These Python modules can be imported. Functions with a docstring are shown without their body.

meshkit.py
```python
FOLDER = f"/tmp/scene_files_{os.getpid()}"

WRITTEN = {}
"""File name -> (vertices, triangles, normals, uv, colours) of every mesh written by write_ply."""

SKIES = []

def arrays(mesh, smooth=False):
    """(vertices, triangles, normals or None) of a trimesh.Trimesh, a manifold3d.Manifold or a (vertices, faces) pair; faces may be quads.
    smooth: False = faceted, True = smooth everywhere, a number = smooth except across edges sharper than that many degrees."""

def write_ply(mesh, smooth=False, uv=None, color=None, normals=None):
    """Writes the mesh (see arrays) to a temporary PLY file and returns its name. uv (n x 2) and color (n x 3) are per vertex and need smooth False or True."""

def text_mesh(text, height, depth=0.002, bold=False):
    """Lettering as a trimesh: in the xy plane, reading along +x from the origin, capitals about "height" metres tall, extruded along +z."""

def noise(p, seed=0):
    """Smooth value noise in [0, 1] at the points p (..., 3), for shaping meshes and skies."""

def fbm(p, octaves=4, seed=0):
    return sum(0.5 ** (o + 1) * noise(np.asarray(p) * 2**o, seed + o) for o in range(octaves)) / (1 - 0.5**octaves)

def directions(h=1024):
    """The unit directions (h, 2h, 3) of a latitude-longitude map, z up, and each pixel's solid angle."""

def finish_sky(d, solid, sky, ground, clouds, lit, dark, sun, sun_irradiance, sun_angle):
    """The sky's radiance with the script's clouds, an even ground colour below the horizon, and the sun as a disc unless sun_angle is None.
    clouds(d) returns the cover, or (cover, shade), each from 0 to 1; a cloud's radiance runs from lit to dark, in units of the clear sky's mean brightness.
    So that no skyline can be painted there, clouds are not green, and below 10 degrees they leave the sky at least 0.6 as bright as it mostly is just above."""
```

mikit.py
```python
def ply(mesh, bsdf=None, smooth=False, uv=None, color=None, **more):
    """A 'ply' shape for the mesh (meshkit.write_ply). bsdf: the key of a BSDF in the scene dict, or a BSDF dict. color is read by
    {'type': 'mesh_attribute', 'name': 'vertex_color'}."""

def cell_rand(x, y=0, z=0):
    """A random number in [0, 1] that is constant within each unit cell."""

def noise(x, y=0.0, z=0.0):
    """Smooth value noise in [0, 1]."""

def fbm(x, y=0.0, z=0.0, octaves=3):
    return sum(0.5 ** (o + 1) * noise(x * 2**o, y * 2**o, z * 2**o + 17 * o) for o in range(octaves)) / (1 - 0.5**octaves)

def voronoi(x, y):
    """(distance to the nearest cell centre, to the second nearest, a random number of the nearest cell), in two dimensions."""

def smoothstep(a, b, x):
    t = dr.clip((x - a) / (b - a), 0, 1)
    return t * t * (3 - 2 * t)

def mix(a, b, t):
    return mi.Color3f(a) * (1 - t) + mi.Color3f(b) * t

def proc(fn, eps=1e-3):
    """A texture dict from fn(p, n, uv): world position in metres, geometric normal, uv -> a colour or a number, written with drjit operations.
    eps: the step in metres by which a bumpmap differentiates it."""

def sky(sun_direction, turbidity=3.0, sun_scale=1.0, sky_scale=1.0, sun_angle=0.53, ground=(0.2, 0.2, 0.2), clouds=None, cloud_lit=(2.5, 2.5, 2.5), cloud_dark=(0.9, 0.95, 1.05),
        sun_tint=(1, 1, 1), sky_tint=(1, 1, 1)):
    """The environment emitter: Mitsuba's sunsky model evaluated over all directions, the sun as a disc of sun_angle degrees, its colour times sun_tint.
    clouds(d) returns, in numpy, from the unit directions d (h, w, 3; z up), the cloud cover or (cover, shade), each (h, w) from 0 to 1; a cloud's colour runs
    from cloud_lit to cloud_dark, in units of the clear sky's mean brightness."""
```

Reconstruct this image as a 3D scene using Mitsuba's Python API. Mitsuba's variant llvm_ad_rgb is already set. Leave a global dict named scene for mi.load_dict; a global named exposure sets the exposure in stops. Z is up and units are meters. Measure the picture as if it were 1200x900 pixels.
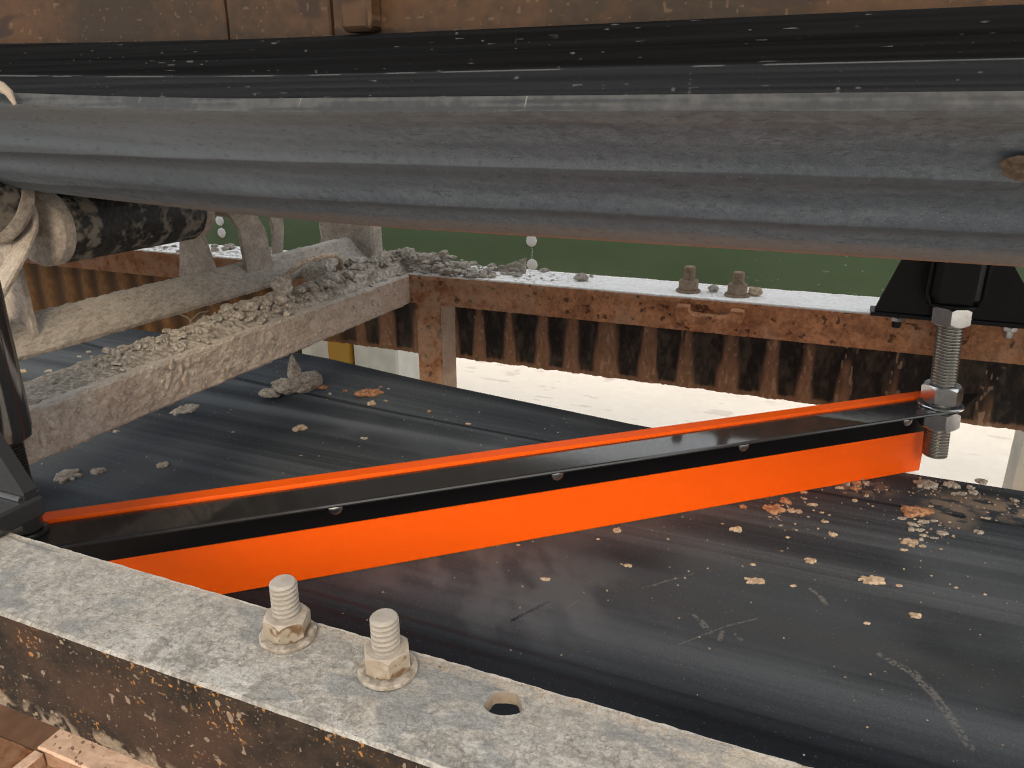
import math, random
import numpy as np, trimesh, drjit as dr, mitsuba as mi, manifold3d as m3
import mikit, meshkit
from mikit import proc, noise, fbm, voronoi, smoothstep, mix
scene, labels, POS = {'type': 'scene'}, {}, {}
# ---------------------------------------------------------------- camera, light, exposure
exposure = 2.5
EYE = np.array([0, 0, .34])
PITCH, YAW = math.radians(19.35), math.radians(22.82)
FWD = np.array([-math.sin(YAW)*math.cos(PITCH), math.cos(YAW)*math.cos(PITCH), -math.sin(PITCH)])
T = mi.ScalarTransform4f

scene['camera'] = {'type': 'perspective', 'fov': 67.55, 'fov_axis': 'x', 'near_clip': .01, 'far_clip': 500.,
    'to_world': T().look_at(origin=EYE.tolist(), target=(EYE+FWD).tolist(), up=[0, 0, 1])}
scene['sky_light'] = mikit.sky([.30, -.76, .52], turbidity=3, sun_scale=.32, sun_angle=24, clouds=lambda d: 1.0,
    cloud_lit=(2.45, 2.5, 2.55), ground=(.35, .32, .28))
# ---------------------------------------------------------------- helpers
rng = np.random.default_rng(7)
RND = random.Random(5)
def add(key, mesh, mat, smooth=35, label=None, cat=None, group=None, kind=None, **more):
    base, n = key, 0
    while key in scene:
        n += 1; key = f'{base}_{n:03d}'
    if smooth is not True and smooth and len(mesh.faces) > 3000: mesh, smooth = crease(mesh, smooth), True
    scene[key] = mikit.ply(mesh, mat, smooth=smooth, **more); POS[key] = np.asarray(mesh.vertices).mean(0)
    say(key, label, cat, group, kind)
    return key
def say(key, label=None, cat=None, group=None, kind=None):
    e = {k: v for k, v in (('label', label), ('category', cat), ('group', group), ('kind', kind)) if v}
    if e: labels[key] = {**labels.get(key, {}), **e}
def crease(m, angle):
    """splits the vertices along sharp edges: every corner joins the first face direction at its vertex that it is near to"""
    v, f = np.asarray(m.vertices), np.asarray(m.faces)
    n = np.cross(v[f[:, 1]]-v[f[:, 0]], v[f[:, 2]]-v[f[:, 0]]); n /= np.maximum(np.linalg.norm(n, axis=1, keepdims=True), 1e-20)
    c = math.cos(math.radians(max(angle, 30)*1.0)); corner = f.ravel(); cn = np.repeat(n, 3, 0); left = np.arange(len(corner)); nv = len(v)
    new = np.zeros(len(corner), int); src = []; total = 0
    for _ in range(5):
        lead = np.full(nv, -1); lead[corner[left][::-1]] = left[::-1]
        ok = (cn[left]*cn[lead[corner[left]]]).sum(1) > c
        if _ == 4: ok[:] = True
        used, inv = np.unique(corner[left[ok]], return_inverse=True)
        new[left[ok]] = inv+total; src.append(used); total += len(used); left = left[~ok]
        if not len(left): break
    return trimesh.Trimesh(v[np.concatenate(src)], new.reshape(-1, 3), process=False)
def cat_(ms): return trimesh.util.concatenate(ms)
def to_tm(man):
    m = man.to_mesh()
    return trimesh.Trimesh(np.array(m.vert_properties[:, :3]), np.array(m.tri_verts), process=True)
def box(x0, x1, y0, y1, z0, z1, c=.0015):
    """a box with chamfered edges"""
    c = min(c, .3*(x1-x0), .3*(y1-y0), .3*(z1-z0))
    P = []
    for ax in range(3):
        for sx in (0, 1):
            for sy in (0, 1):
                for sz in (0, 1):
                    q = [(x0, x1)[sx], (y0, y1)[sy], (z0, z1)[sz]]
                    for k, s in enumerate((sx, sy, sz)):
                        if k != ax: q[k] += c if s == 0 else -c
                    P.append(q)
    return trimesh.convex.convex_hull(np.array(P))
def prism(poly, axis, a, b):
    """polygon (list of 2-tuples) extruded along an axis from a to b"""
    cs = m3.CrossSection([np.array(poly)], m3.FillRule.NonZero)
    m = to_tm(m3.Manifold.extrude(cs, b-a))
    v = np.array(m.vertices)
    if axis == 'x': v = np.stack([v[:, 2]+a, v[:, 0], v[:, 1]], 1)
    elif axis == 'y': v = np.stack([v[:, 1], v[:, 2]+a, v[:, 0]], 1)
    else: v = np.stack([v[:, 0], v[:, 1], v[:, 2]+a], 1)
    m = trimesh.Trimesh(v, m.faces, process=True); m.fix_normals()
    return m
def fine(m, edge):
    v, f = np.array(m.vertices), np.array(m.faces)
    for _ in range(40):                      # bisects every edge that is too long, all triangles in step
        e = np.sort(f[:, [0, 1, 1, 2, 2, 0]].reshape(-1, 2), axis=1)
        u, inv = np.unique(e[:, 0]*np.int64(len(v))+e[:, 1], return_inverse=True)
        a, b = u//len(v), u % len(v)
        long = np.linalg.norm(v[a]-v[b], axis=1) > edge
        if not long.any(): break
        mid = np.full(len(u), -1); mid[long] = len(v)+np.arange(long.sum())
        v = np.vstack([v, (v[a[long]]+v[b[long]])/2]); M = mid[inv.reshape(-1, 3)]; k = (M >= 0)
        out = [f[~k.any(1)]]
        for j in range(3):                   # rotate so that cases coincide
            A, B, Cc = f[:, j], f[:, (j+1) % 3], f[:, (j+2) % 3]; p, q, r = M[:, j], M[:, (j+1) % 3], M[:, (j+2) % 3]
            s = (p >= 0) & (q < 0) & (r < 0); out += [np.c_[A, p, Cc][s], np.c_[p, B, Cc][s]]
            s = (p >= 0) & (q >= 0) & (r < 0); out += [np.c_[A, p, q][s], np.c_[A, q, Cc][s], np.c_[p, B, q][s]]
            if j == 0:
                s = (p >= 0) & (q >= 0) & (r >= 0); out += [np.c_[A, p, r][s], np.c_[p, B, q][s], np.c_[r, q, Cc][s], np.c_[p, q, r][s]]
        f = np.vstack(out)
    return trimesh.Trimesh(v, f, process=False)
def vnorm(v, f):
    fn = np.cross(v[f[:, 1]]-v[f[:, 0]], v[f[:, 2]]-v[f[:, 0]]); n = np.zeros_like(v)
    for k in range(3):
        for a in range(3): n[:, a] += np.bincount(f[:, k], fn[:, a], len(v))
    return n/np.maximum(np.linalg.norm(n, axis=1, keepdims=True), 1e-20)
def rough(m, edge, layers, keep=None):
    """subdivide and push the surface along its normals; layers = (frequency, amplitude, octaves, power) ..."""
    m = fine(m, edge); v = np.array(m.vertices); n = vnorm(v, np.asarray(m.faces))
    d = np.zeros(len(v))
    for k, (fq, amp, oc, pw) in enumerate(layers):
        q = meshkit.fbm(v*fq, oc, seed=11+k)
        d += amp*(np.clip(q, 0, 1)**pw*2**pw/2 - .5)
    if keep is not None: d *= keep(v)
    return trimesh.Trimesh(v+n*d[:, None], m.faces, process=False)
def frame(d):
    d = np.asarray(d, float)/np.linalg.norm(d)
    a = np.cross(d, [0, 0, 1.]) if abs(d[2]) < .9 else np.cross(d, [1., 0, 0])
    a /= np.linalg.norm(a)
    return a, np.cross(d, a), d
def tube(pts, r, n=12, closed_ends=True):
    pts = np.asarray(pts, float); rs = np.broadcast_to(r, len(pts))
    V, F = [], []
    t = np.gradient(pts, axis=0); t /= np.linalg.norm(t, axis=1, keepdims=True)
    a, b, _ = frame(t[0])
    for i, p in enumerate(pts):
        a = a - t[i]*(a@t[i]); a /= np.linalg.norm(a); b = np.cross(t[i], a)
        th = np.arange(n)*2*math.pi/n
        V.append(p + rs[i]*(np.cos(th)[:, None]*a + np.sin(th)[:, None]*b))
    V = np.vstack(V)
    for i in range(len(pts)-1):
        for k in range(n):
            A, B = i*n+k, i*n+(k+1) % n
            F += [[A, B, B+n], [A, B+n, A+n]]
    m0 = len(V); V = np.vstack([V, pts[0], pts[-1]]); L = (len(pts)-1)*n
    for k in range(n):
        F += [[m0, (k+1) % n, k], [m0+1, L+k, L+(k+1) % n]]
    return trimesh.Trimesh(V, F, process=False)
def place(m, at, up=(0, 0, 1), turn=0.):
    """a mesh built round the z axis, stood at a point with its axis along up"""
    a, b, d = frame(up); M = np.eye(4); M[:3, :3] = np.stack([a, b, d], 1)
    if abs(d[2]-1) < 1e-9: M[:3, :3] = np.eye(3)
    R = trimesh.transformations.rotation_matrix(turn, [0, 0, 1]); M = M@R; M[:3, 3] = at
    m = m.copy(); m.apply_transform(M)
    if np.linalg.det(M[:3, :3]) < 0: m.invert()
    return m
def lathe(prof, n=48):
    m = trimesh.creation.revolve(np.array(prof, float), sections=n); m.merge_vertices(); m.fix_normals(); return m
def hexnut(af, h, bore=0, ch=.12):
    R = af/math.sqrt(3)
    hx = m3.Manifold.cylinder(h, R, R, 6)
    k = af*ch
    cone = m3.Manifold.extrude(m3.CrossSection.circle(1, 8), 1)
    prof = [[0, 0], [af/2-.0005, 0], [R+.0008, k], [R+.0008, h-k], [af/2-.0005, h], [0, h]]
    rv = m3.Manifold.revolve(m3.CrossSection([np.array(prof)], m3.FillRule.NonZero), 64)
    m = hx ^ rv
    if bore: m = m - m3.Manifold.cylinder(h*3, bore, bore, 48).translate([0, 0, -h])
    return to_tm(m)
def washer(ro, ri, h):
    c = h*.25
    return lathe([[ri, 0], [ro-c, 0], [ro, c], [ro, h-c], [ro-c, h], [ri, h], [ri, 0]], 56)
def thread(r, length, pitch, depth=None, n=40, end=.0015):
    """a real helical thread round the z axis with a chamfered end at the top"""
    depth = depth or .55*pitch
    nz = int(length/pitch*10)
    z = np.linspace(0, length, nz); th = np.arange(n)*2*math.pi/n
    Z, TH = np.meshgrid(z, th, indexing='ij')
    ph = (Z/pitch - TH/(2*math.pi)) % 1
    tri = np.clip((np.abs(ph-.5)*2-.42)/.52, 0, 1)
    R = r - depth*tri
    lim = r - np.clip((Z-(length-end))/end, 0, 1)*end*1.0
    R = np.minimum(R, lim)
    V = np.stack([R*np.cos(TH), R*np.sin(TH), Z], -1).reshape(-1, 3)
    i, k = np.meshgrid(np.arange(nz-1), np.arange(n), indexing='ij')
    A = (i*n+k).ravel(); B = (i*n+(k+1) % n).ravel()
    F = np.vstack([np.stack([A, B, B+n], 1), np.stack([A, B+n, A+n], 1)])
    top = len(V); V = np.vstack([V, [0, 0, length]]); L = (nz-1)*n
    F = np.vstack([F, [[top, L+q, L+(q+1) % n] for q in range(n)]])
    return trimesh.Trimesh(V, F, process=False)
ICO = {k: trimesh.creation.icosphere(subdivisions=k) for k in (1, 2, 3, 4)}
def clod(sx, sy, sz, seed, sub=3, rug=.35, flat=0.):
    """a lump of dried mud of the given full sizes, resting on z = 0"""
    m = ICO[sub].copy(); v = np.array(m.vertices)
    q = meshkit.fbm(v*1.3+seed*7.3, 3, seed=seed % 97)-.5
    q2 = meshkit.fbm(v*4+seed*3.1, 2, seed=seed % 89)-.5
    v = v*(1+rug*2.2*q+rug*.9*q2)[:, None]
    r = np.random.default_rng(seed)
    for _ in range(5):                       # broken facets
        d = r.normal(size=3); d /= np.linalg.norm(d); c = r.uniform(.62, .9)
        s = v@d; v = v - np.maximum(s-c, 0)[:, None]*d*.85
    if flat: v[:, 2] = np.where(v[:, 2] > 0, np.tanh(v[:, 2]*3)/1.3, v[:, 2])+.12*q2*2
    v -= (v.max(0)+v.min(0))/2; v /= (v.max(0)-v.min(0))
    v *= [sx, sy, sz]; v[:, 2] += sz*.42
    return trimesh.Trimesh(v, m.faces, process=False)
def flake(sx, sy, h, seed):
    """a thin broken flake of mud with a ragged edge, resting on z = 0"""
    r = np.random.default_rng(seed); n = 40
    th = np.arange(n)*2*math.pi/n
    c = np.stack([np.cos(th), np.sin(th), 0*th], 1)
    rad = .62+.75*(meshkit.fbm(c*1.4+seed*5.7, 3, seed=seed % 83)-.5)+.5*(meshkit.noise(c*4+seed, seed % 71)-.5)
    rings = [(0, 1.0), (.45, 1.0), (.8, .92), (.95, .72), (1.0, .35), (.97, 0)]
    V, F = [], []
    for (s, hh) in rings:
        p = c*(rad*s)[:, None]; p[:, 2] = hh
        V.append(p)
    V = np.vstack(V); V[:, :2] -= (V[:, :2].max(0)+V[:, :2].min(0))/2
    V[:, :2] /= (V[:, :2].max(0)-V[:, :2].min(0)); V *= [sx, sy, h]
    V[:, 2] *= 1+.9*(meshkit.fbm(np.c_[V[:, :2]/sx*4, 0*V[:, 0]]+seed, 3, seed=seed % 61)-.5)
    for i in range(len(rings)-1):
        for k in range(n):
            A, B = i*n+k, i*n+(k+1) % n
            F += [[A, B+n, B], [A, A+n, B+n]]
    m = trimesh.Trimesh(V, F, process=True); m.invert() if m.face_normals[:, 2].sum() < 0 else None
    return m
BANK = {}
def crumb(sx, sy, sz, k, sub):
    """one of 30 clod shapes, scaled"""
    q = (k % 30, sub)
    if q not in BANK: BANK[q] = clod(1, 1, 1, 900+q[0], sub)
    return trimesh.Trimesh(np.asarray(BANK[q].vertices)*[sx, sy, sz], BANK[q].faces, process=False)
def turn_z(m, a, at):
    m = m.copy(); m.apply_transform(trimesh.transformations.rotation_matrix(a, [0, 0, 1])); m.apply_translation(at); return m
# ---------------------------------------------------------------- materials
def bsdf(key, color, roughness=.6, spec=.5, metallic=0., bump=None, scale=1., clearcoat=0., eps=6e-4):
    b = {'type': 'principled', 'base_color': color if isinstance(color, dict) else {'type': 'rgb', 'value': list(color)},
         'roughness': roughness, 'specular': spec, 'metallic': metallic}
    if clearcoat: b.update(clearcoat=clearcoat, clearcoat_gloss=.95)
    if bump is not None:
        b = {'type': 'bumpmap', 'arbitrary': proc(bump, eps=eps), 'scale': scale, 'bsdf': b}
    scene[key] = {'type': 'twosided', 'bsdf': b}
C3 = mi.Color3f
def seg(p, a, b):
    """distance in the xy plane from p to the segment a-b"""
    dx, dy = b[0]-a[0], b[1]-a[1]; L = dx*dx+dy*dy
    t = dr.clip(((p.x-a[0])*dx+(p.y-a[1])*dy)/L, 0, 1)
    return dr.sqrt(dr.square(p.x-a[0]-t*dx)+dr.square(p.y-a[1]-t*dy))
def noise3(x, y, z):
    """smooth value noise in [0, 1] whose layers do not repeat along z"""
    q = [mi.Float(v) for v in (x, y, z)]; i = [dr.floor(v) for v in q]
    t = [(v-a)*(v-a)*(3-2*(v-a)) for v, a in zip(q, i)]
    iz = [mi.UInt32(mi.Int32(i[2])+c+50000) for c in (0, 1)]; ix = mi.UInt32(mi.Int32(i[0])+1000000); iy = mi.UInt32(mi.Int32(i[1])+1000000)
    def r(a, b, c):
        k = (ix+a)*374761393+(iy+b)*668265263+iz[c]*2246822519
        k = (k ^ (k >> 15))*2654435769; k = (k ^ (k >> 13))*1274126177
        return mi.Float((k ^ (k >> 16)) & 0xFFFFFF)/16777215.
    e = lambda b, c: dr.lerp(r(0, b, c), r(1, b, c), t[0])
    return dr.lerp(dr.lerp(e(0, 0), e(1, 0), t[1]), dr.lerp(e(0, 1), e(1, 1), t[1]), t[2])
def rot(p, f, s):
    return (.82*p.x+.46*p.y-.34*p.z)*f+s, (-.51*p.x+.86*p.y-.07*p.z)*f, (.26*p.x+.23*p.y+.94*p.z)*f+.37*s
def fb(p, f, octaves=3, s=0.):
    x, y, z = rot(p, f, s)
    return sum(.5**(o+1)*noise3(x*2**o, y*2**o, z*2**o+17*o) for o in range(octaves))/(1-.5**octaves)
def ns(p, f, s=0.): return noise3(*rot(p, f, s))
def curl_lines(p, f, s=0., w=.035):
    """thin dark crack lines of dried dust, 0 to 1"""
    return smoothstep(w, w*.3, dr.abs(fb(p, f, 2, s)-.5))
def c_dusty(p, n, uv):           # near stringer: pale dust with lighter flakes on the flange, dark rust on the web
    w = noise(p.x*60, p.y*60, 3.)-.5; gr = noise(p.x*1150, p.y*1150, 7.)
    a = fbm(p.x*210, p.y*210, p.z*60, octaves=3); g = noise(p.x*620, p.y*620, 1.)
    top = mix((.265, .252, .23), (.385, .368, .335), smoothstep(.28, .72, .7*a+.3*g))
    top = mix(top, (.47, .42, .35), .7*smoothstep(.40, .62, fbm(p.x*9+3, p.y*9, 1.))*smoothstep(-.46, -.22, p.x))
    edge = smoothstep(.338, .292, p.y)
    zone = dr.clip(.25+.9*edge*smoothstep(.3, .5, fbm(p.x*11, 2.)), 0, 1)
    f1 = fbm(p.x*95+w, p.y*95-w, 5., octaves=3)
    top = mix(top, (.18, .18, .175), .5*zone*smoothstep(.50, .43, f1)*smoothstep(.38, .42, f1+.05*g))
    top = mix(top, (.455, .445, .42), .7*zone*smoothstep(.53, .56, f1))
    f2 = fbm(p.x*150+5, p.y*150, 9., octaves=2)
    top = mix(top, (.47, .465, .445), .5*smoothstep(.66, .69, f2)*(.3+.7*edge))
    dk = smoothstep(.58, .66, fbm(p.x*24+9, p.y*40, 2.)+.05*(g-.5))
    top = mix(top, (.20, .212, .22), .6*dk)
    top = mix(top, (.50, .485, .45), .75*smoothstep(.3645, .367, p.y+.002*w))
    top = mix(top, (.10, .10, .10), .5*smoothstep(.0016, .0004, dr.abs(p.y-.3615+.004*w))*smoothstep(-.5, -.6, p.x))
    top = top*(.70+.36*gr)
    top = mix(top, (.12, .115, .105), .5*curl_lines(p, 210, 3.)*smoothstep(.35, .6, noise(p.x*90, p.y*90, 11.)))
    q = fb(p, 75)
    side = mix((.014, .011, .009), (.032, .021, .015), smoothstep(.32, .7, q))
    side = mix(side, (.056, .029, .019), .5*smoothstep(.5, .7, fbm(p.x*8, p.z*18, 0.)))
    s2 = fbm(p.x*420, p.z*420, 3., octaves=2)
    side = mix(side, (.30, .14, .04), smoothstep(.68, .78, s2)*smoothstep(.50, .64, fbm(p.x*22, p.z*36, 8.)))
    s3 = noise(p.x*520, p.z*520, 9.); s4 = noise(p.x*240, p.z*300, 2.)
    side = mix(side, (.34, .29, .235), .45*smoothstep(.85, .94, s3)*smoothstep(.35, .6, s4))
    side = mix(side, (.30, .24, .18), .6*smoothstep(-.078, -.088, p.z+.012*(noise(p.x*60)-.4))*smoothstep(.42, .52, fbm(p.x*70, p.z*70, 4.)))
    side = mix(side, (.30, .24, .185), .6*smoothstep(.76, .8, fbm(p.x*130, p.z*150, 14.)))
    side = mix(side, (.05, .035, .025), .5*curl_lines(p, 260, 2.)); side = mix(side, (.30, .25, .2), smoothstep(.315, .325, p.y))
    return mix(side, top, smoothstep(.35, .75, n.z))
def h_grit(p, n, uv):
    return fb(p, 420, 3)*.0013+fb(p, 120)*.0012
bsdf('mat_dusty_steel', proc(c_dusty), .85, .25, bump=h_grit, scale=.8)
def c_rust(p, n, uv):            # far stringer, posts and skirt frame: rust with a white dusty top
    q = fb(p, 45); f = fb(p, 190)
    c = mix((.24, .105, .052), (.50, .245, .125), smoothstep(.25, .75, .55*q+.45*f))
    c = mix(c, (.45, .28, .19), .5*smoothstep(.55, .75, fb(p, 18, 3, 4.)))
    c = mix(c, (.045, .022, .014), .8*smoothstep(.66, .74, fb(p, 85)))
    c = mix(c, (.10, .05, .03), .4*curl_lines(p, 130, 2.)); c = mix(c, (.40, .31, .23), .45*smoothstep(-.45, -.85, p.x)*smoothstep(.35, .6, q))
    lf = smoothstep(-1.0, -1.25, p.x)
    c = mix(c, (.15, .055, .02), .6*lf)
    t = mix((.78, .77, .76), (.88, .88, .87), smoothstep(.3, .6, f))
    t = mix(t, (.3, .27, .24), .8*smoothstep(.68, .72, fbm(p.x*150, p.y*150, 4.))*smoothstep(.06, .0, dr.abs(p.x+.2)))
    t = mix(t, (.2, .18, .16), smoothstep(.6, .68, fbm(p.x*120, p.y*160, 1.))*smoothstep(-.35, -.75, p.x))
    t = mix(t, (.26, .22, .18), .7*smoothstep(1.512, 1.503, p.y+.006*(q-.5)))
    return mix(c, t, smoothstep(.5, .8, n.z)*smoothstep(-.0068, -.0045, p.z))
bsdf('mat_rust', proc(c_rust), .85, .25, bump=lambda p, n, uv: fb(p, 210)*.0016, scale=.9)
def c_mud(p, n, uv):             # caked mud over the cross beam and the idler frame
    q = fb(p, 55); f = fb(p, 260)
    c = mix((.27, .235, .20), (.46, .41, .355), smoothstep(.25, .75, .5*q+.5*f))
    warm = smoothstep(.85, 1.5, p.y+.12*(q-.5)+.6*p.z)*smoothstep(-1.0, -.95, p.x)*smoothstep(.6, .3, n.z)
    c = mix(c, (.40, .285, .215), .6*warm)
    c = mix(c, (.25, .17, .13), .22*smoothstep(.5, .65, fb(p, 20, 3, 6.)))
    c = mix(c, (.50, .475, .435), .6*smoothstep(.5, .85, n.z))*(.85+.3*ns(p, 800))
    return mix(c, (.16, .135, .115), .35*curl_lines(p, 150, 4.)*smoothstep(.4, .6, ns(p, 60, 5.)))
bsdf('mat_mud', proc(c_mud), .92, .15, bump=lambda p, n, uv: fb(p, 240)*.0022, scale=.9)
def c_clod(p, n, uv):
    f = fb(p, 210)
    return mix(mix((.27, .24, .205), (.47, .43, .375), smoothstep(.3, .7, f))*(.85+.3*ns(p, 800)), (.13, .11, .09), .5*curl_lines(p, 160, 1.))
bsdf('mat_clod', proc(c_clod), .95, .1, bump=lambda p, n, uv: fb(p, 420)*.001, scale=.9)
def c_tan(p, n, uv):
    f = fb(p, 260)
    return mix((.36, .27, .19), (.58, .47, .36), smoothstep(.3, .7, f))
bsdf('mat_clod_tan', proc(c_tan), .95, .1)
def c_orange_clod(p, n, uv):
    f = fb(p, 230)
    return mix((.28, .13, .07), (.50, .29, .17), smoothstep(.3, .7, f))
bsdf('mat_clod_rust', proc(c_orange_clod), .95, .1)
SC2 = [((-.119, .817), (-.068, .881), .0011), ((-.068, .881), (-.026, .919), .0015), ((-.111, .889), (-.1, .88), .003), ((-.1, .88), (-.086, .861), .0055), ((-.07, .868), (-.071, .85), .0035), ((-.054, .869), (-.046, .861), .003),
         ((-.189, .922), (-.129, .986), .0011), ((-.175, .935), (-.16, .955), .002), ((-.271, .838), (-.261, .863), .0016)]
SCUFF = [((.115, .898), (.133, .889), .004), ((.129, .889), (.152, .877), .006), ((.152, .877), (.172, .845), .007), ((.172, .845), (.186, .81), .0065), ((.186, .81), (.199, .773), .0055),
         ((.030, 1.012), (.044, .998), .003), ((.044, .998), (.05, .983), .0045)]+SC2
def c_return(p, n, uv):
    band = fbm(p.y*13+3, p.x*.5, octaves=3); st = noise(p.y*150, p.x*1.3); st2 = noise(p.y*420, p.x*4)
    c = mix((.034, .041, .050), (.110, .127, .147), smoothstep(.3, .72, band*.86+st*.1+st2*.04))*(.85+.3*noise(p.x*700, p.y*700))
    patch = fbm(p.x*4.5, p.y*8, 3.)
    c = mix(c, (.115, .135, .158), .42*smoothstep(.45, .75, patch))
    c = mix(c, (.010, .012, .015), .8*smoothstep(.007, .002, dr.abs(p.y-1.335+.012*noise(p.x*3)-.02*p.x*p.x))*.9)
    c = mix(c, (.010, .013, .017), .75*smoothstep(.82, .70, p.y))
    c = mix(c, (.075, .078, .084), .35*smoothstep(.05, .0, dr.abs(p.y-.93+.05*noise(p.x*2))))
    smear = noise(p.x*300+p.y*180, p.y*300-p.x*200)
    g = mi.Float(0)
    for a, b, w in SCUFF: g = dr.maximum(g, smoothstep(w*1.25, w*.5, seg(p, a, b)+.0018*(smear-.5)))
    c = mix(c, (.008, .009, .011), .8*smoothstep(.0035, .001, seg(p, (-.33, .783), (-.30, .84))+.002*(smear-.5)))
    c = mix(c, (.27, .265, .255), .5*g*smoothstep(.3, .75, smear+.1))
    sm = smoothstep(.34, .1, dr.sqrt(dr.square((p.x+.38)*1.1)+dr.square((p.y-.86)*2.2)))*smoothstep(.4, .75, fbm(p.x*22+p.y*16, p.y*14-p.x*7))
    c = mix(c, (.165, .18, .20), .55*sm)
    dust = smoothstep(.095, .02, dr.sqrt(dr.square((p.x-.35)*.55)+dr.square((p.y-1.385+.12*(p.x-.3))*1.5)))*smoothstep(.3, .55, fbm(p.x*60, p.y*60))
    dust = dr.maximum(dust, .8*smoothstep(.07, .02, dr.sqrt(dr.square((p.x-.235)*1.3)+dr.square((p.y-1.345)*.75)))*smoothstep(.3, .55, fbm(p.x*60, p.y*60, 4.)))
    dust = dr.maximum(dust, .6*smoothstep(.06, .02, dr.sqrt(dr.square((p.x-.09)*.7)+dr.square((p.y-1.385))))*smoothstep(.35, .6, fbm(p.x*70, p.y*70, 4.)))
    c = mix(c, (.27, .215, .165), .8*dust)
    d1, d2, r = voronoi(p.x*95, p.y*95)
    c = mix(c, (.4, .37, .33), .45*smoothstep(.08, .04, d1)*smoothstep(.86, .9, r))
    d1, d2, r = voronoi(p.x*260, p.y*260)
    return mix(c, (.24, .23, .215), .3*smoothstep(.2, .1, d1)*smoothstep(.86, .9, r))
bsdf('mat_return_rubber', proc(c_return), .72, .12, bump=lambda p, n, uv: (noise(p.y*170, p.x*2)*.0003+fbm(p.x*300, p.y*300)*.00035), scale=1.)
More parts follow.
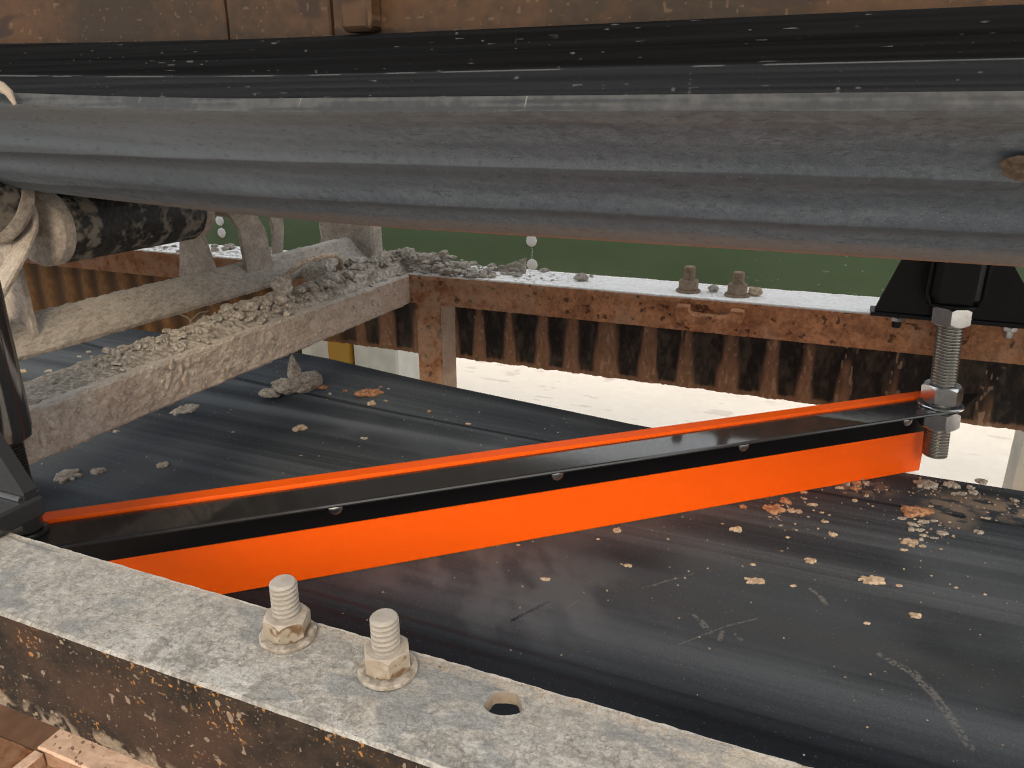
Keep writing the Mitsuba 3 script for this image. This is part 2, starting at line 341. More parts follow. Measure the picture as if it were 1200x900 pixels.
def c_carry(p, n, uv):
    st = noise(p.y*220+p.z*220, p.x*1.5); f = fbm(p.x*16, p.y*130+p.z*60, 2.); m = fb(p, 150)
    c = mix((.080, .100, .124), (.135, .163, .192), smoothstep(.2, .8, .3*st+.3*f+.4*m))*(.84+.32*ns(p, 900))
    hi = smoothstep(.30, .345, p.z)
    c = mix(c, (.055, .064, .075), .6*hi*smoothstep(.42, .6, .6*fb(p, 60, 2)+.4*ns(p, 190))*smoothstep(-.6, -.3, p.x))
    c = mix(c, (.22, .26, .30), .6*smoothstep(.25, .30, p.z)*smoothstep(-.15, -.8, p.x))  # skylight from the left painted in: wing brighter and bluer there
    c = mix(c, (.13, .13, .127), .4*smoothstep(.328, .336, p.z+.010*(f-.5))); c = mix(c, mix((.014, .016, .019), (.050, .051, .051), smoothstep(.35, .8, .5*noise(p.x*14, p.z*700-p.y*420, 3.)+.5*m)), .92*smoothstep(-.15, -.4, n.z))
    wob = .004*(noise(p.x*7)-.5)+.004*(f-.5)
    c = mix(c, (.055, .062, .07), .72*smoothstep(.2985, .2965, p.z+.4*wob)*smoothstep(.279, .296, p.z))  # crease shading painted into the colour, sharp above and fading downward
    c = mix(c, (.06, .065, .07), .65*smoothstep(.2560, .2535, p.z+.5*wob)*smoothstep(.240, .252, p.z))  # shading of the lower crease, painted in as well
    c = mix(c, (.21, .175, .145), .6*smoothstep(.242, .229, p.z+wob))
    c = mix(c, (.33, .15, .075), .8*smoothstep(.2250, .2190, p.z+.5*wob)*smoothstep(-.8, -.3, p.x))
    d1, d2, r = voronoi(p.x*120, p.z*100-p.y*150)
    c = mix(c, (.3, .3, .295), .4*smoothstep(.09, .05, d1)*smoothstep(.86, .9, r))
    pit = noise(p.x*170+p.y*110, p.y*330-p.z*150, 2.)
    return mix(c, (.03, .032, .035), .25*smoothstep(.80, .88, pit))
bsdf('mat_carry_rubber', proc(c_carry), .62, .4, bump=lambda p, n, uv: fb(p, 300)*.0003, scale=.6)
def c_skirt(p, n, uv):
    st = noise(p.x*5, p.z*520); s = noise(p.x*170, p.z*420)
    c = mix((.0014, .0016, .002), (.006, .0066, .008), st)
    c = mix(c, mix((.009, .0105, .013), (.022, .024, .028), st), smoothstep(.3765, .3735, p.z-.014*dr.clip((-p.x-.45)/.65, 0, 1.4)**1.5))
    c = mix(c, (.12, .125, .13), .6*smoothstep(.0012, .0003, dr.abs(p.z-.3735-.014*dr.clip((-p.x-.45)/.65, 0, 1.4)**1.5))*smoothstep(.4, .6, noise(p.x*40, 2.)))
    return mix(c, (.22, .23, .24), .35*smoothstep(.82, .95, s*.72+.28*noise(p.x*16, p.z*900)))
bsdf('mat_skirt_rubber', proc(c_skirt), .8, .1)
def c_brown(p, n, uv):
    q = fbm(p.x*7, p.z*9, 1.); f = fb(p, 120)
    c = mix((.024, .015, .009), (.062, .030, .013), smoothstep(.3, .7, .7*q+.3*f))
    c = mix(c, (.022, .012, .008), .85*smoothstep(.6, .67, fbm(p.x*17, p.z*30, 6.)))
    return mix(c, (.2, .13, .08), .25*smoothstep(.86, .95, noise(p.x*260, p.z*260)))
bsdf('mat_skirtboard', proc(c_brown), .7, .35, bump=lambda p, n, uv: fb(p, 90)*.0012, scale=.8)
bsdf('mat_orange', (.95, .115, .0015), .5, .25, bump=lambda p, n, uv: fb(p, 40)*.0003, scale=.5)
def r_black(p, n, uv): return .05+.08*fb(p, 14)
scene['mat_black'] = {'type': 'twosided', 'bsdf': {'type': 'bumpmap', 'arbitrary': proc(lambda p, n, uv: fb(p, 40, 2)*.0001, eps=6e-4), 'scale': .5,
    'bsdf': {'type': 'principled', 'base_color': {'type': 'rgb', 'value': [.021, .021, .022]}, 'roughness': proc(r_black), 'specular': .7, 'clearcoat': 1., 'clearcoat_gloss': .96}}}
scene['mat_black_shaded'] = {'type': 'twosided', 'bsdf': {'type': 'principled', 'base_color': {'type': 'rgb', 'value': [.005, .005, .006]}, 'roughness': .34, 'specular': .14}}  # darker matte copy of mat_black with leg and bracket shade put in
def c_zinc(p, n, uv): return mix((.52, .53, .54), (.78, .79, .80), fb(p, 120))
bsdf('mat_zinc', proc(c_zinc), .2, .5, 1.)
bsdf('mat_thread', (.36, .35, .32), .3, .5, .9)
bsdf('mat_dark_thread', (.03, .03, .028), .35, .5, .5)
def c_green(p, n, uv):
    c = mix((.092, .150, .078), (.132, .200, .110), fbm(p.x*3, p.z*8, 1.))
    d1, d2, r = voronoi(p.x*34+noise(p.x*90, p.z*90), p.z*34)
    c = mix(c, (.55, .57, .55), .85*smoothstep(.09, .05, d1)*smoothstep(.62, .66, r)*smoothstep(-.5, -.1, p.x+.8*noise(p.x*3)-.4))
    l = dr.abs(fbm(p.x*4, p.z*26, 5.)-.5)
    return mix(c, (.22, .26, .22), .35*smoothstep(.006, .002, l)*smoothstep(.5, .6, noise(p.x*6, p.z*8)))
bsdf('mat_green', proc(c_green), .35, .5)
bsdf('mat_white_cap', (.72, .73, .72), .5, .4)
def c_roller(p, n, uv):
    q = fb(p, 62, 3); r2 = noise(3., p.y*42, 1.); f = ns(p, 210)
    c = mix((.008, .008, .009), (.03, .03, .03), f)
    return mix(c, (.20, .18, .15), .85*smoothstep(.48, .68, q*.55+.3*r2+.15*f))
bsdf('mat_roller', proc(c_roller), .55, .4, bump=lambda p, n, uv: fb(p, 130)*.0012, scale=.8)
def c_sheet(p, n, uv):
    cr = .5-.5*dr.sin((p.x+.010*dr.sin(p.x*9.1)+.006*dr.sin(p.x*23.7+1))*(2*math.pi/.086)); f = fbm(p.x*170, p.y*170, p.z*60); cell = mikit.cell_rand(dr.floor(p.x/.086))
    z = (p.z+.245)/.18
    th = .46+.55*dr.clip(z, 0, 1)+.45*(cell-.5)+.22*smoothstep(-.45, .1, p.x)+.25*(f-.5)
    rust = mix((.13, .070, .040), (.29, .165, .10), f)
    c = mix((.012, .010, .009), (.060, .045, .034), smoothstep(.35, .8, .6*f+.4*noise(p.x*60, p.z*22, 5.)))
    c = mix(c, rust, smoothstep(-.22, .22, cr-th+.25*(noise(p.x*120, p.z*25, 1.)-.5)))
    c = mix(c, rust, .85*smoothstep(-.233+.012*(f-.5), -.241, p.z))
    c = mix(c, (.36, .25, .17), .6*smoothstep(.7, .84, noise(p.x*200, p.z*90, 1.))*smoothstep(.6, .9, cr))
    return mix(c, mix((.05, .025, .010), (.17, .085, .028), cr*f*1.6), smoothstep(-1.05, -1.3, p.x))
bsdf('mat_corrugated', proc(c_sheet), .8, .3, bump=lambda p, n, uv: fb(p, 150)*.001, scale=.8)
def c_ground(p, n, uv):
    q = fbm(p.x*3, p.y*3); f = fbm(p.x*35, p.y*35)
    c = mix((.68, .60, .51), (.78, .71, .62), .6*q+.4*f)
    c = mix(c, (.5, .43, .36), .5*smoothstep(.70, .76, fbm(p.x*7, p.y*18, 7.)))
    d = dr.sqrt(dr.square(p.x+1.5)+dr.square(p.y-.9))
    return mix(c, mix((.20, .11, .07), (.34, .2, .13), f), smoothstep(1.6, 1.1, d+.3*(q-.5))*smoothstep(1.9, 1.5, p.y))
bsdf('mat_ground', proc(c_ground), .95, .1, bump=lambda p, n, uv: fbm(p.x*25, p.y*25)*.006, scale=.5)
def c_peach(p, n, uv):
    f = fb(p, 120)
    c = mix((.62, .42, .31), (.80, .59, .46), f)
    c = mix(c, (.16, .09, .06), .8*smoothstep(.68, .76, fbm(p.x*150+p.y*60, p.y*150, p.z*110)))
    return mix(mix((.24, .14, .09), (.38, .25, .17), f), c, smoothstep(.3, .7, n.z))
bsdf('mat_peach', proc(c_peach), .9, .15, bump=lambda p, n, uv: fb(p, 140)*.002, scale=.8)
bsdf('mat_reflection_blocker', (.06, .062, .062), .6, .3)  # for the unseen sheet added to darken the flange reflection
bsdf('mat_yellow', (.27, .145, .015), .6, .3)
bsdf('mat_concrete', proc(lambda p, n, uv: mix((.36, .35, .31), (.5, .48, .44), fb(p, 20))), .9, .2)
bsdf('mat_blue_grey', proc(lambda p, n, uv: mix((.07, .085, .10), (.20, .23, .26), fb(p, 40))), .5, .4)
bsdf('mat_old_thread', proc(lambda p, n, uv: mix((.26, .235, .205), (.385, .36, .325), fb(p, 180))), .9, .15)
bsdf('mat_old_bolt', proc(lambda p, n, uv: mix((.22, .19, .155), (.40, .36, .31), smoothstep(.3, .7, fb(p, 260)))), .9, .15,
     bump=lambda p, n, uv: fb(p, 420)*.0004, scale=.8)
def c_nut(p, n, uv):
    f = fb(p, 190)
    side = mix((.30, .255, .2), (.15, .09, .05), smoothstep(.46, .58, fb(p, 120)))
    return mix(mix(side, (.36, .31, .255), smoothstep(.55, .75, f)), mix((.27, .235, .195), (.40, .36, .31), f), smoothstep(.3, .7, n.z))
bsdf('mat_old_nut', proc(c_nut), .9, .15, bump=lambda p, n, uv: fb(p, 300)*.001, scale=.9)
bsdf('mat_brown_mud', proc(lambda p, n, uv: mix((.05, .036, .026), (.19, .15, .115), fb(p, 160))), .95, .1, bump=lambda p, n, uv: fb(p, 200)*.003, scale=.9)
bsdf('mat_far_bolt', proc(lambda p, n, uv: mix((.16, .115, .08), (.33, .26, .2), fb(p, 220))), .85, .2)
bsdf('mat_wire', (.3, .25, .2), .7, .3)
# ---------------------------------------------------------------- the setting
ZG = -1.15
gp = np.array([[-60, -60], [60, -60], [60, 60], [-60, 60]], float)
add('ground', trimesh.Trimesh(np.c_[gp, [ZG]*4], [[0, 1, 2], [0, 2, 3]]), 'mat_ground', False, kind='structure',
    label='pale sandy yard floor glowing beyond and under the conveyor')
# ---------------------------------------------------------------- near stringer: a channel with bolts and an empty hole
add_near = 'near_stringer'
say(add_near, 'dust covered steel channel in the foreground with two bolts and an empty hole', 'steel beam')
hole = [( .0112*math.cos(a)*(1+.10*math.cos(3*a+1)+.05*math.cos(5*a)), .0108*math.sin(a)*(1+.10*math.sin(2*a+.4))) for a in np.linspace(0, 2*math.pi, 40, endpoint=False)]
fl = prism([(.2872, -.009), (.3665, -.009), (.369, -.0065), (.369, -.0018), (.3672, 0), (.2892, 0), (.2872, -.002)], 'x', -2.4, 1.2)
fm = m3.Manifold(m3.Mesh(np.array(fl.vertices, np.float32), np.array(fl.faces, np.uint32)))
hm = m3.Manifold.extrude(m3.CrossSection([np.array(hole)], m3.FillRule.Positive), .1).translate([-.1513, .3462, -.05])
mid = fm - hm
near_keep = lambda v: np.clip((v[:, 0]+1.4)*4, 0, 1)
mid_t = to_tm(mid)
# only the stretch in view is finely meshed
def cut(m, a, b):
    M = m3.Manifold(m3.Mesh(np.array(m.vertices, np.float32), np.array(m.faces, np.uint32)))
    return to_tm(M ^ m3.Manifold.cube([b-a, 6, 6]).translate([a, -3, -3]))
lay = [(45, .0009, 3, 1), (190, .0007, 2, 1.6)]
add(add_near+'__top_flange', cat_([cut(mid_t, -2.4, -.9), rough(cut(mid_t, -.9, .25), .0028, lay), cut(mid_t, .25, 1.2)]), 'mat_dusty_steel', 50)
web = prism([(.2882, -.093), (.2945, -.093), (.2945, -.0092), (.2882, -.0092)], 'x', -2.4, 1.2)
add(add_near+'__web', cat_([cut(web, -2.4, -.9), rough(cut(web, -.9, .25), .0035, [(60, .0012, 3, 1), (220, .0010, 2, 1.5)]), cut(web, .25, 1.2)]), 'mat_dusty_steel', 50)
add(add_near+'__lower_flange', box(-2.4, 1.2, .2947, .366, -.0925, -.0845), 'mat_dusty_steel', 30)
th = thread(.0092, .046, .0037, depth=.0024, end=.002, n=56)
nt = rough(hexnut(.0278, .0150), .0014, [(260, .0005, 3, 1), (90, .0006, 2, 1)])
wsh = rough(washer(.0193, .006, .0032), .002, [(220, .0007, 2, 1), (80, .0008, 2, 1)])
for i, (x, y, tn, dh, ti) in enumerate([(-.3135, .3470, .35, 0, (.03, -.02, 1)), (-.2316, .3435, .62, -.003, (-.01, .0, 1))]):
    b = add(add_near+'__bolt', place(th, (x, y, dh), ti, tn), 'mat_old_thread', True)
    add(b+'__nut', place(nt, (x, y, .0045), ti, tn), 'mat_old_nut', 40)
    add(b+'__washer', place(wsh, (x, y, .0004), (ti[0]*.3, ti[1]*.3, 1)), 'mat_old_bolt', 40)
# ---------------------------------------------------------------- far stringer, seen from its open side
fs = 'far_stringer'
say(fs, 'rusty steel channel along the far side with a white dusty top and two bolts', 'steel beam')
top = prism([(1.499, -.0105), (1.648, -.0105), (1.65, -.009), (1.65, 0), (1.501, 0), (1.499, -.002)], 'x', -3.2, 1.6)
web = prism([(1.503, -.0675), (1.512, -.0675), (1.512, -.0107), (1.503, -.0107)], 'x', -3.2, 1.6)
lay = [(50, .0012, 3, 1), (160, .0010, 2, 1.4)]
add(fs+'__top_flange', cat_([cut(top, -3.2, -2), rough(cut(top, -2, .6), .009, lay), cut(top, .6, 1.6)]), 'mat_rust', 45)
add(fs+'__web', cat_([cut(web, -3.2, -2), rough(cut(web, -2, .6), .006, lay), cut(web, .6, 1.6)]), 'mat_rust', 45)
# a welded cup under the two bolts
pl = []
for s in np.linspace(0, 1, 25):
    a = math.pi*s; pl.append((-.2075-.064*np.sign(math.cos(a))*abs(math.cos(a))**.55, -.012-.040*math.sin(a)**.6))
inn = [(-.2075+(x+.2075)*.62, -.011+(z+.012)*.42) for x, z in pl][::-1]
cup = prism([(z, x) for x, z in pl+inn], 'y', 1.466, 1.5025)
back = prism([(z, x) for x, z in inn], 'y', 1.4985, 1.5027)
add(fs+'__bolt_cup', rough(cat_([cup]), .006, lay[:1]), 'mat_rust', 45)
for x, y, hh in ((-.265, 1.558, .054), (-.168, 1.556, .050)):
    b = add(fs+'__bolt', place(thread(.0115, hh, .003, depth=.0012), (x, y, -.002)), 'mat_far_bolt', 40)
    add(b+'__nut', place(hexnut(.036, .021), (x, y, .004), turn=.5), 'mat_far_bolt', 30)
    add(b+'__washer', place(washer(.025, .008, .005), (x, y, -.0004)), 'mat_far_bolt', 30)
# legs that carry the far stringer
leg_f = rough(prism([(-.878, 1.505), (-.814, 1.505), (-.812, 1.5075), (-.812, 1.515), (-.868, 1.515), (-.868, 1.6), (-.878, 1.6)], 'z', ZG, -.069), .02, [(60, .0015, 2, 1)])
g = 'support_post'
add('support_post', cat_([rough(box(-.878, -.815, 1.514, 1.5215, -.55, -.0695), .008, lay), box(-.878, -.815, 1.514, 1.5215, ZG, -.5505)]), 'mat_rust', 40,
    label='rusty angle post under the far beam beside the cross beam', cat='post')
scene_key = 'support_post__side_flange'
add(scene_key, cat_([rough(box(-.8148, -.807, 1.514, 1.572, -.55, -.0695), .008, lay), box(-.8148, -.807, 1.514, 1.572, ZG, -.5505)]), 'mat_mud', 40)
add('grey_post', rough(prism([(.408, 1.74), (.49, 1.74), (.49, 1.75), (.418, 1.75), (.418, 1.82), (.408, 1.82)], 'z', ZG, -.0695), .03, [(30, .001, 2, 1)]), 'mat_concrete', 40,
    label='grey blotched post at the right edge below the corrugated sheet', cat='post')
# ---------------------------------------------------------------- corrugated sheet behind
def corrugated(x0, x1, z0, z1, y, amp, per, t=.003):
    n = int((x1-x0)/per*14); xs = np.linspace(x0, x1, n); zs = np.linspace(z0, z1, 5); V = []
    r = np.random.default_rng(3); jag = .0009*r.normal(size=n)
    for k, sgn in enumerate((0, 1)):
        for j, z in enumerate(zs):
            V.append(np.stack([xs, y+amp*np.sin((xs+.010*np.sin(xs*9.1)+.006*np.sin(xs*23.7+1))*2*math.pi/per)+sgn*t, np.full(n, z)+(jag if j == 0 else 0)], 1))
    V = np.vstack(V); F = []; m = len(zs)
    q = lambda s, j, i: (s*m+j)*n+i
    for s in (0, 1):
        for j in range(m-1):
            for i in range(n-1):
                F.append([q(s, j, i), q(s, j, i+1), q(s, j+1, i+1), q(s, j+1, i)][::1 if s == 0 else -1])
    for i in range(n-1):
        F.append([q(1, 0, i), q(1, 0, i+1), q(0, 0, i+1), q(0, 0, i)]); F.append([q(0, m-1, i), q(0, m-1, i+1), q(1, m-1, i+1), q(1, m-1, i)])
    return trimesh.Trimesh(*[np.array(V), np.vstack([np.array(F)[:, [0, 1, 2]], np.array(F)[:, [0, 2, 3]]])], process=False)
say('corrugated_sheet', 'blackened corrugated steel skirt with rust streaks below the far beam', 'corrugated sheet')
add('corrugated_sheet__long_sheet', corrugated(-1.35, 1.4, -.247, -.02, 1.672, .0022, .086), 'mat_corrugated', True)
add('corrugated_sheet__deep_sheet', corrugated(-4.2, -1.352, -.46, -.02, 1.676, .0022, .086), 'mat_corrugated', True)
# ---------------------------------------------------------------- green panel with white caps
gp_ = 'green_panel'
say(gp_, 'dark green sheet wall behind the far beam with white bolt caps', 'wall panel')
add(gp_+'__sheet', box(-4.6, 2.2, 2.3, 2.312, -.42, .22, .003), 'mat_green', 30)
add(gp_+'__reflection_blocker', box(-4.6, 2.2, 2.62, 2.632, .66, 2.0, .003), 'mat_reflection_blocker', 30)  # added out of view to block sky from the scraper flange reflection
CAP = lathe([[0, 0], [.017, 0], [.0185, .0015], [.0178, .005], [.013, .0075], [0, .0082]], 32)
def cap(x, z): return place(CAP, (x, 2.2995, z), (0, -1, 0))
for x in (-2.176, -.899, .378):
    for z in (-.040, -.1166 if x > -2 else -.0855): add(gp_+'__bolt_cap', cap(x+(0 if z > -.08 else .003), z), 'mat_white_cap', 30)
    add(gp_+'__drip', tube([(x, 2.2995, -.055), (x+.002, 2.2995, -.07), (x+.001, 2.2995, -.10)], .0007, 6), 'mat_white_cap', 30)
# ---------------------------------------------------------------- cross beam caked with mud, rubble on top
cb = 'cross_beam'
add(cb, rough(box(-.985, -.885, .20, 1.5025, -.070, -.002, .004), .0034, [(25, .0022, 2, 1), (110, .0022, 3, 2.2), (300, .0010, 2, 1)]), 'mat_mud', 60,
    label='mud caked cross beam running from the left to the far beam', cat='steel beam')
# lumps and runs of mud stuck on its face belong to it
stuck = []
for k in range(90):
    y = RND.uniform(.5, 1.45); z = RND.uniform(-.066, -.006); s = RND.uniform(.003, .008)
    c = crumb(s*RND.uniform(1, 1.8), s, s*.55, k, 2); stuck.append(place(c, (-.8853, y, z), (1, 0, 0), RND.uniform(0, 6)))
for yy, zz in ((.80, -.008), (.815, -.02), (.79, -.03), (.82, -.036), (.805, -.046), (.83, -.015), (.70, -.03), (.715, -.02), (.69, -.045), (1.02, -.02), (.60, -.03), (.585, -.04)):
    c = clod(.024*RND.uniform(.6, 1.3), .009, .0055, int(1000*yy)-int(zz*1000), 3); stuck.append(place(c, (-.8858, yy, zz), (1, 0, 0), RND.uniform(.9, 2.2)))
add(cb+'__mud_lumps', cat_(stuck), 'mat_mud', 50, kind='stuff')
def heap_h(y):
    return np.interp(y, [.5, .62, .72, .8, .9, 1.0, 1.1, 1.25, 1.4, 1.5, 1.62], [.0015, .003, .007, .012, .013, .021, .024, .022, .028, .040, .034])
# ridge of crumbled mud: a height field along the beam top
ys = np.linspace(.5, 1.63, 330); xs = np.linspace(-.984, -.888, 34)
X, Y = np.meshgrid(xs, ys)
prof = np.clip(1-((X+.948)/.046)**2, 0, 1)**.7
q = meshkit.fbm(np.stack([X*55, Y*55, 0*X], -1), 4, 3)
Z = heap_h(Y)*prof*(.35+1.1*q)-.001-.006*(prof < .02)
Z = np.where(Y > 1.505, np.maximum(Z, .0005), Z)
n0, n1 = X.shape
A = (np.arange(n0-1)[:, None]*n1+np.arange(n1-1)).ravel()
hf = trimesh.Trimesh(np.stack([X, Y, Z], -1).reshape(-1, 3), np.vstack([np.c_[A, A+1, A+n1+1], np.c_[A, A+n1+1, A+n1]]), process=False)
crumbs = [hf]
for k in range(330):
    y = RND.uniform(.62, 1.62) if k % 3 else RND.uniform(1.0, 1.6); x = -.94+RND.gauss(0, .022)
    x = min(max(x, -.98), -.893)
    pr = max(0, 1-((x+.945)/.052)**2)**.7
    s = RND.choice([.004, .005, .006, .007, .009, .012, .018])*(.75 if y < .95 else 1.1)
    c = crumb(s, s*RND.uniform(.6, 1.0), s*RND.uniform(.5, .8), k, 2 if s < .011 else 3)
    crumbs.append(turn_z(c, RND.uniform(0, 6), (x, y, float(heap_h(y))*pr*.75-.002)))
FL = [flake(1, 1, 1, 950+k) for k in range(8)]
for k in range(210):
    y = RND.uniform(.72, 1.6); x = -.943+RND.gauss(0, .02); x = min(max(x, -.978), -.897); s = RND.uniform(.010, .026)
    q = FL[k % 8].copy(); q.apply_scale([s, s*RND.uniform(.6, 1), s*.3])
    q.apply_transform(trimesh.transformations.rotation_matrix(RND.uniform(-.7, .7), [RND.uniform(-1, 1), RND.uniform(-1, 1), .1]))
    crumbs.append(turn_z(q, RND.uniform(0, 6), (x, y, float(heap_h(y))*max(0, 1-((x+.948)/.046)**2)**.7*.9-.001)))
for k in range(210):                                   # spills along the far beam's top
    x = -.90+abs(RND.gauss(0, .13)); y = RND.uniform(1.51, 1.64); s = RND.choice([.005, .007, .01, .014, .018])
    if x > -.60: s *= .55
    pile = max(0, .03*(1-(x+.9)/.22))
    crumbs.append(turn_z(crumb(s*1.3, s, s*.6, k, 2), RND.uniform(0, 6), (x, y, RND.uniform(0, pile)-.0005)))
for k in range(70):
    x = RND.uniform(-2.0, -1.25); s = RND.uniform(.006, .02)
    crumbs.append(turn_z(crumb(s*1.4, s, s*.6, k, 2), RND.uniform(0, 6), (x, RND.uniform(1.51, 1.64), 0)))
add('mud_rubble', cat_(crumbs), 'mat_clod', False, kind='stuff', label='loose grey mud crumbs heaped on the cross beam and its corner')
# clods of the heap that can be told apart
CL = [(-.945, 1.135, .034, .045, 'upright pointed grey mud clod standing on the cross beam heap'),
      (-.93, 1.03, .030, .020, None), (-.925, 1.065, .026, .018, None), (-.92, .985, .024, .016, None), (-.935, 1.17, .022, .016, None), (-.925, 1.20, .026, .016, None),
      (-.93, 1.24, .028, .018, None), (-.94, 1.29, .03, .018, None), (-.93, 1.33, .026, .016, None), (-.92, 1.10, .024, .018, None), (-.945, .93, .022, .014, None),
      (-.945, .875, .02, .012, None), (-.94, 1.38, .03, .02, None), (-.935, .955, .02, .014, None), (-.955, 1.0, .026, .018, None)]
for i, (x, y, s, h_, lab) in enumerate(CL):
    pr = max(0, 1-((x+.945)/.052)**2)**.7
    add('mud_clod', turn_z(clod(s*1.1, s*.85, h_, 90+i, 4, .3), i*1.1, (x, y, float(heap_h(y))*pr*.9-.002)), 'mat_clod', 40,
        label=lab or 'rounded mud clod in the cross beam heap', cat='mud clod', group=None if lab else 'clods in the heap on the cross beam')
for i, (x, y, z, s) in enumerate([(-.86, 1.535, .022, .042), (-.80, 1.545, .012, .034), (-.775, 1.56, .01, .034), (-.835, 1.575, .03, .036), (-.90, 1.53, .03, .05), (-.745, 1.53, .004, .03), (-.72, 1.56, .003, .026)]):
    add('mud_clod', turn_z(clod(s, s*.7, s*.62, 140+i, 4, .4), i*.7, (x, y, z-.003)), 'mat_clod', 40,
        label='dark mud clod in the pile at the far beam corner', cat='mud clod', group='clods in the corner pile')
add('mud_clod', turn_z(clod(.034, .026, .02, 171, 3), .3, (-.50, 1.575, 0)), 'mat_clod', 40, label='small grey mud clump alone on the white dusty top of the far beam', cat='mud clod')
add('mud_clod', turn_z(clod(.026, .022, .016, 172, 3), 1.3, (-.218, 1.575, 0)), 'mat_clod', 40, label='pale mud clump between the two bolts on the far beam', cat='mud clod')
add('mud_clod', turn_z(clod(.02, .03, .02, 173, 3), 1.3, (-.135, 1.57, 0)), 'mat_clod_tan', 40, label='tan mud clump leaning on the right bolt of the far beam', cat='mud clod')
add('steel_scrap', prism([(-.70, 0), (-.645, .0), (-.645, .034), (-.652, .036)], 'y', 1.60, 1.604) if False else
    trimesh.util.concatenate([prism([(-.003, -.72), (.004, -.722), (.034, -.648), (.036, -.640), (-.003, -.640)], 'y', 1.600, 1.604)]), 'mat_clod', 30,
    label='thin pale triangular plate sticking out of the corner mud pile', cat='metal scrap')
# ---------------------------------------------------------------- return belt
def belt_z(X, Y):
    e = np.interp(X, [-1.3, -1.11, -.83, -.35, .17], [.075, .067, .044, .015, 0.]); t = np.clip((Y-1.2)/.275, 0, 1)
    return -.289+e*t*t
prof = [.445, .46]+list(np.arange(.48, .69, .02))+[.70, .706, .712, .718, .724, .730, .736, .742, .748, .754, .76]+list(np.arange(.78, 1.47, .014))+[1.47, 1.4745, 1.476]
prof = np.array(prof); xs = np.linspace(-4.2, 1.8, 300)
groove = np.interp(prof, [.70, .706, .712, .718, .724, .730, .736, .742, .748, .754, .76], [0, .0, -.002, -.0025, -.0005, .0008, -.002, -.0028, -.001, 0, 0], left=0, right=0)
groove[-1] = -.003; groove[0] = -.003
X, Y = np.meshgrid(xs, prof, indexing='ij')
und = .0022*(meshkit.fbm(np.stack([X*1.2, Y*9, 0*X], -1), 2, 5)-.5)
Zt = belt_z(X, Y)+groove[None]+und
def strip(X, Y, Z, t):
    n0, n1 = X.shape; V = np.vstack([np.stack([X, Y, Z], -1).reshape(-1, 3), np.stack([X, Y, Z-t], -1).reshape(-1, 3)]); N = n0*n1
    A = (np.arange(n0-1)[:, None]*n1+np.arange(n1-1)).ravel()
    F = [np.c_[A, A+n1, A+n1+1], np.c_[A, A+n1+1, A+1], np.c_[A, A+n1+1, A+n1]+N, np.c_[A, A+1, A+n1+1]+N]
    for j in (0, n1-1):
        e = np.arange(n0-1)*n1+j; s = 1 if j == 0 else -1
        a = np.c_[e, e+N, e+n1+N]; b = np.c_[e, e+n1+N, e+n1]
        F += [a[:, ::s], b[:, ::s]]
    for i in (0, n0-1):
        e = i*n1+np.arange(n1-1); s = -1 if i == 0 else 1
        a = np.c_[e, e+N, e+1+N]; b = np.c_[e, e+1+N, e+1]
        F += [a[:, ::s], b[:, ::s]]
    m = trimesh.Trimesh(V, np.vstack(F), process=False); return m
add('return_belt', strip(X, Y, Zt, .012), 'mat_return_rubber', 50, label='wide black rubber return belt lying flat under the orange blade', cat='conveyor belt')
# ---------------------------------------------------------------- carrying belt above, troughed
def dz(x): return .023*np.clip((-x-.45)/.65, 0, 1.4)**1.5
out = np.array([(.540, .3430), (.542, .3412), (.55, .3385), (.565, .3345), (.585, .3270), (.60, .3200), (.615, .312), (.625, .3055), (.635, .2985), (.65, .2915), (.667, .282), (.68, .2725), (.69, .2635), (.70, .258),
                (.715, .2475), (.73, .2385), (.745, .2315), (.76, .2275), (.78, .2262), (.82, .2256), (.93, .225), (1.04, .2256), (1.09, .2275), (1.13, .24), (1.17, .2635), (1.22, .2945), (1.27, .325), (1.318, .352)])
from scipy.interpolate import PchipInterpolator
out[:, 1] -= .0085*np.clip((out[:, 0]-.60)/.12, 0, 1)*np.clip((1.25-out[:, 0])/.12, 0, 1)
out[:, 1] += np.interp(out[:, 0], [.60, .615, .625, .635, .65, .667, .68, .69, .70, .715], [0, .0006, .0016, -.0022, -.0018, .0004, .0014, -.0016, -.0012, 0])
s_ = np.r_[0, np.cumsum(np.linalg.norm(np.diff(out, axis=0), axis=1))]
ss = np.linspace(0, s_[-1], 150); prof = np.stack([PchipInterpolator(s_, out[:, k])(ss) for k in (0, 1)], 1)
tn = np.gradient(prof, axis=0); tn /= np.linalg.norm(tn, axis=1, keepdims=True); inner = prof+np.stack([-tn[:, 1], tn[:, 0]], 1)*.012
ring = np.vstack([prof, inner[::-1]]); nr = len(ring); xs = np.linspace(-3.4, 1.5, 220)
V = np.vstack([np.stack([np.full(nr, x), ring[:, 0], ring[:, 1]+dz(x)], 1) for x in xs])
und = .0016*(meshkit.fbm(np.c_[V[:, 0]*.9, V[:, 1]*16, V[:, 2]*16], 3, 8)-.5)
V[:, 2] += und; V[:, 1] -= und*.5
i, k = np.meshgrid(np.arange(len(xs)-1), np.arange(nr), indexing='ij'); A = (i*nr+k).ravel(); B = (i*nr+(k+1) % nr).ravel()
cb_m = trimesh.Trimesh(V, np.vstack([np.c_[A, B+nr, B], np.c_[A, A+nr, B+nr]]), process=False)
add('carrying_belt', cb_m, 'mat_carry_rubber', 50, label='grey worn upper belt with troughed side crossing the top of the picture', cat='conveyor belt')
lump = clod(.036, .04, .014, 305, 4, .6)
add('mud_clod', place(lump, (.112, .612, .3135), (0, -.55, -.83), .6), 'mat_brown_mud', 40, label='brown mud patch stuck to the upper belt at the right edge', cat='mud clod')
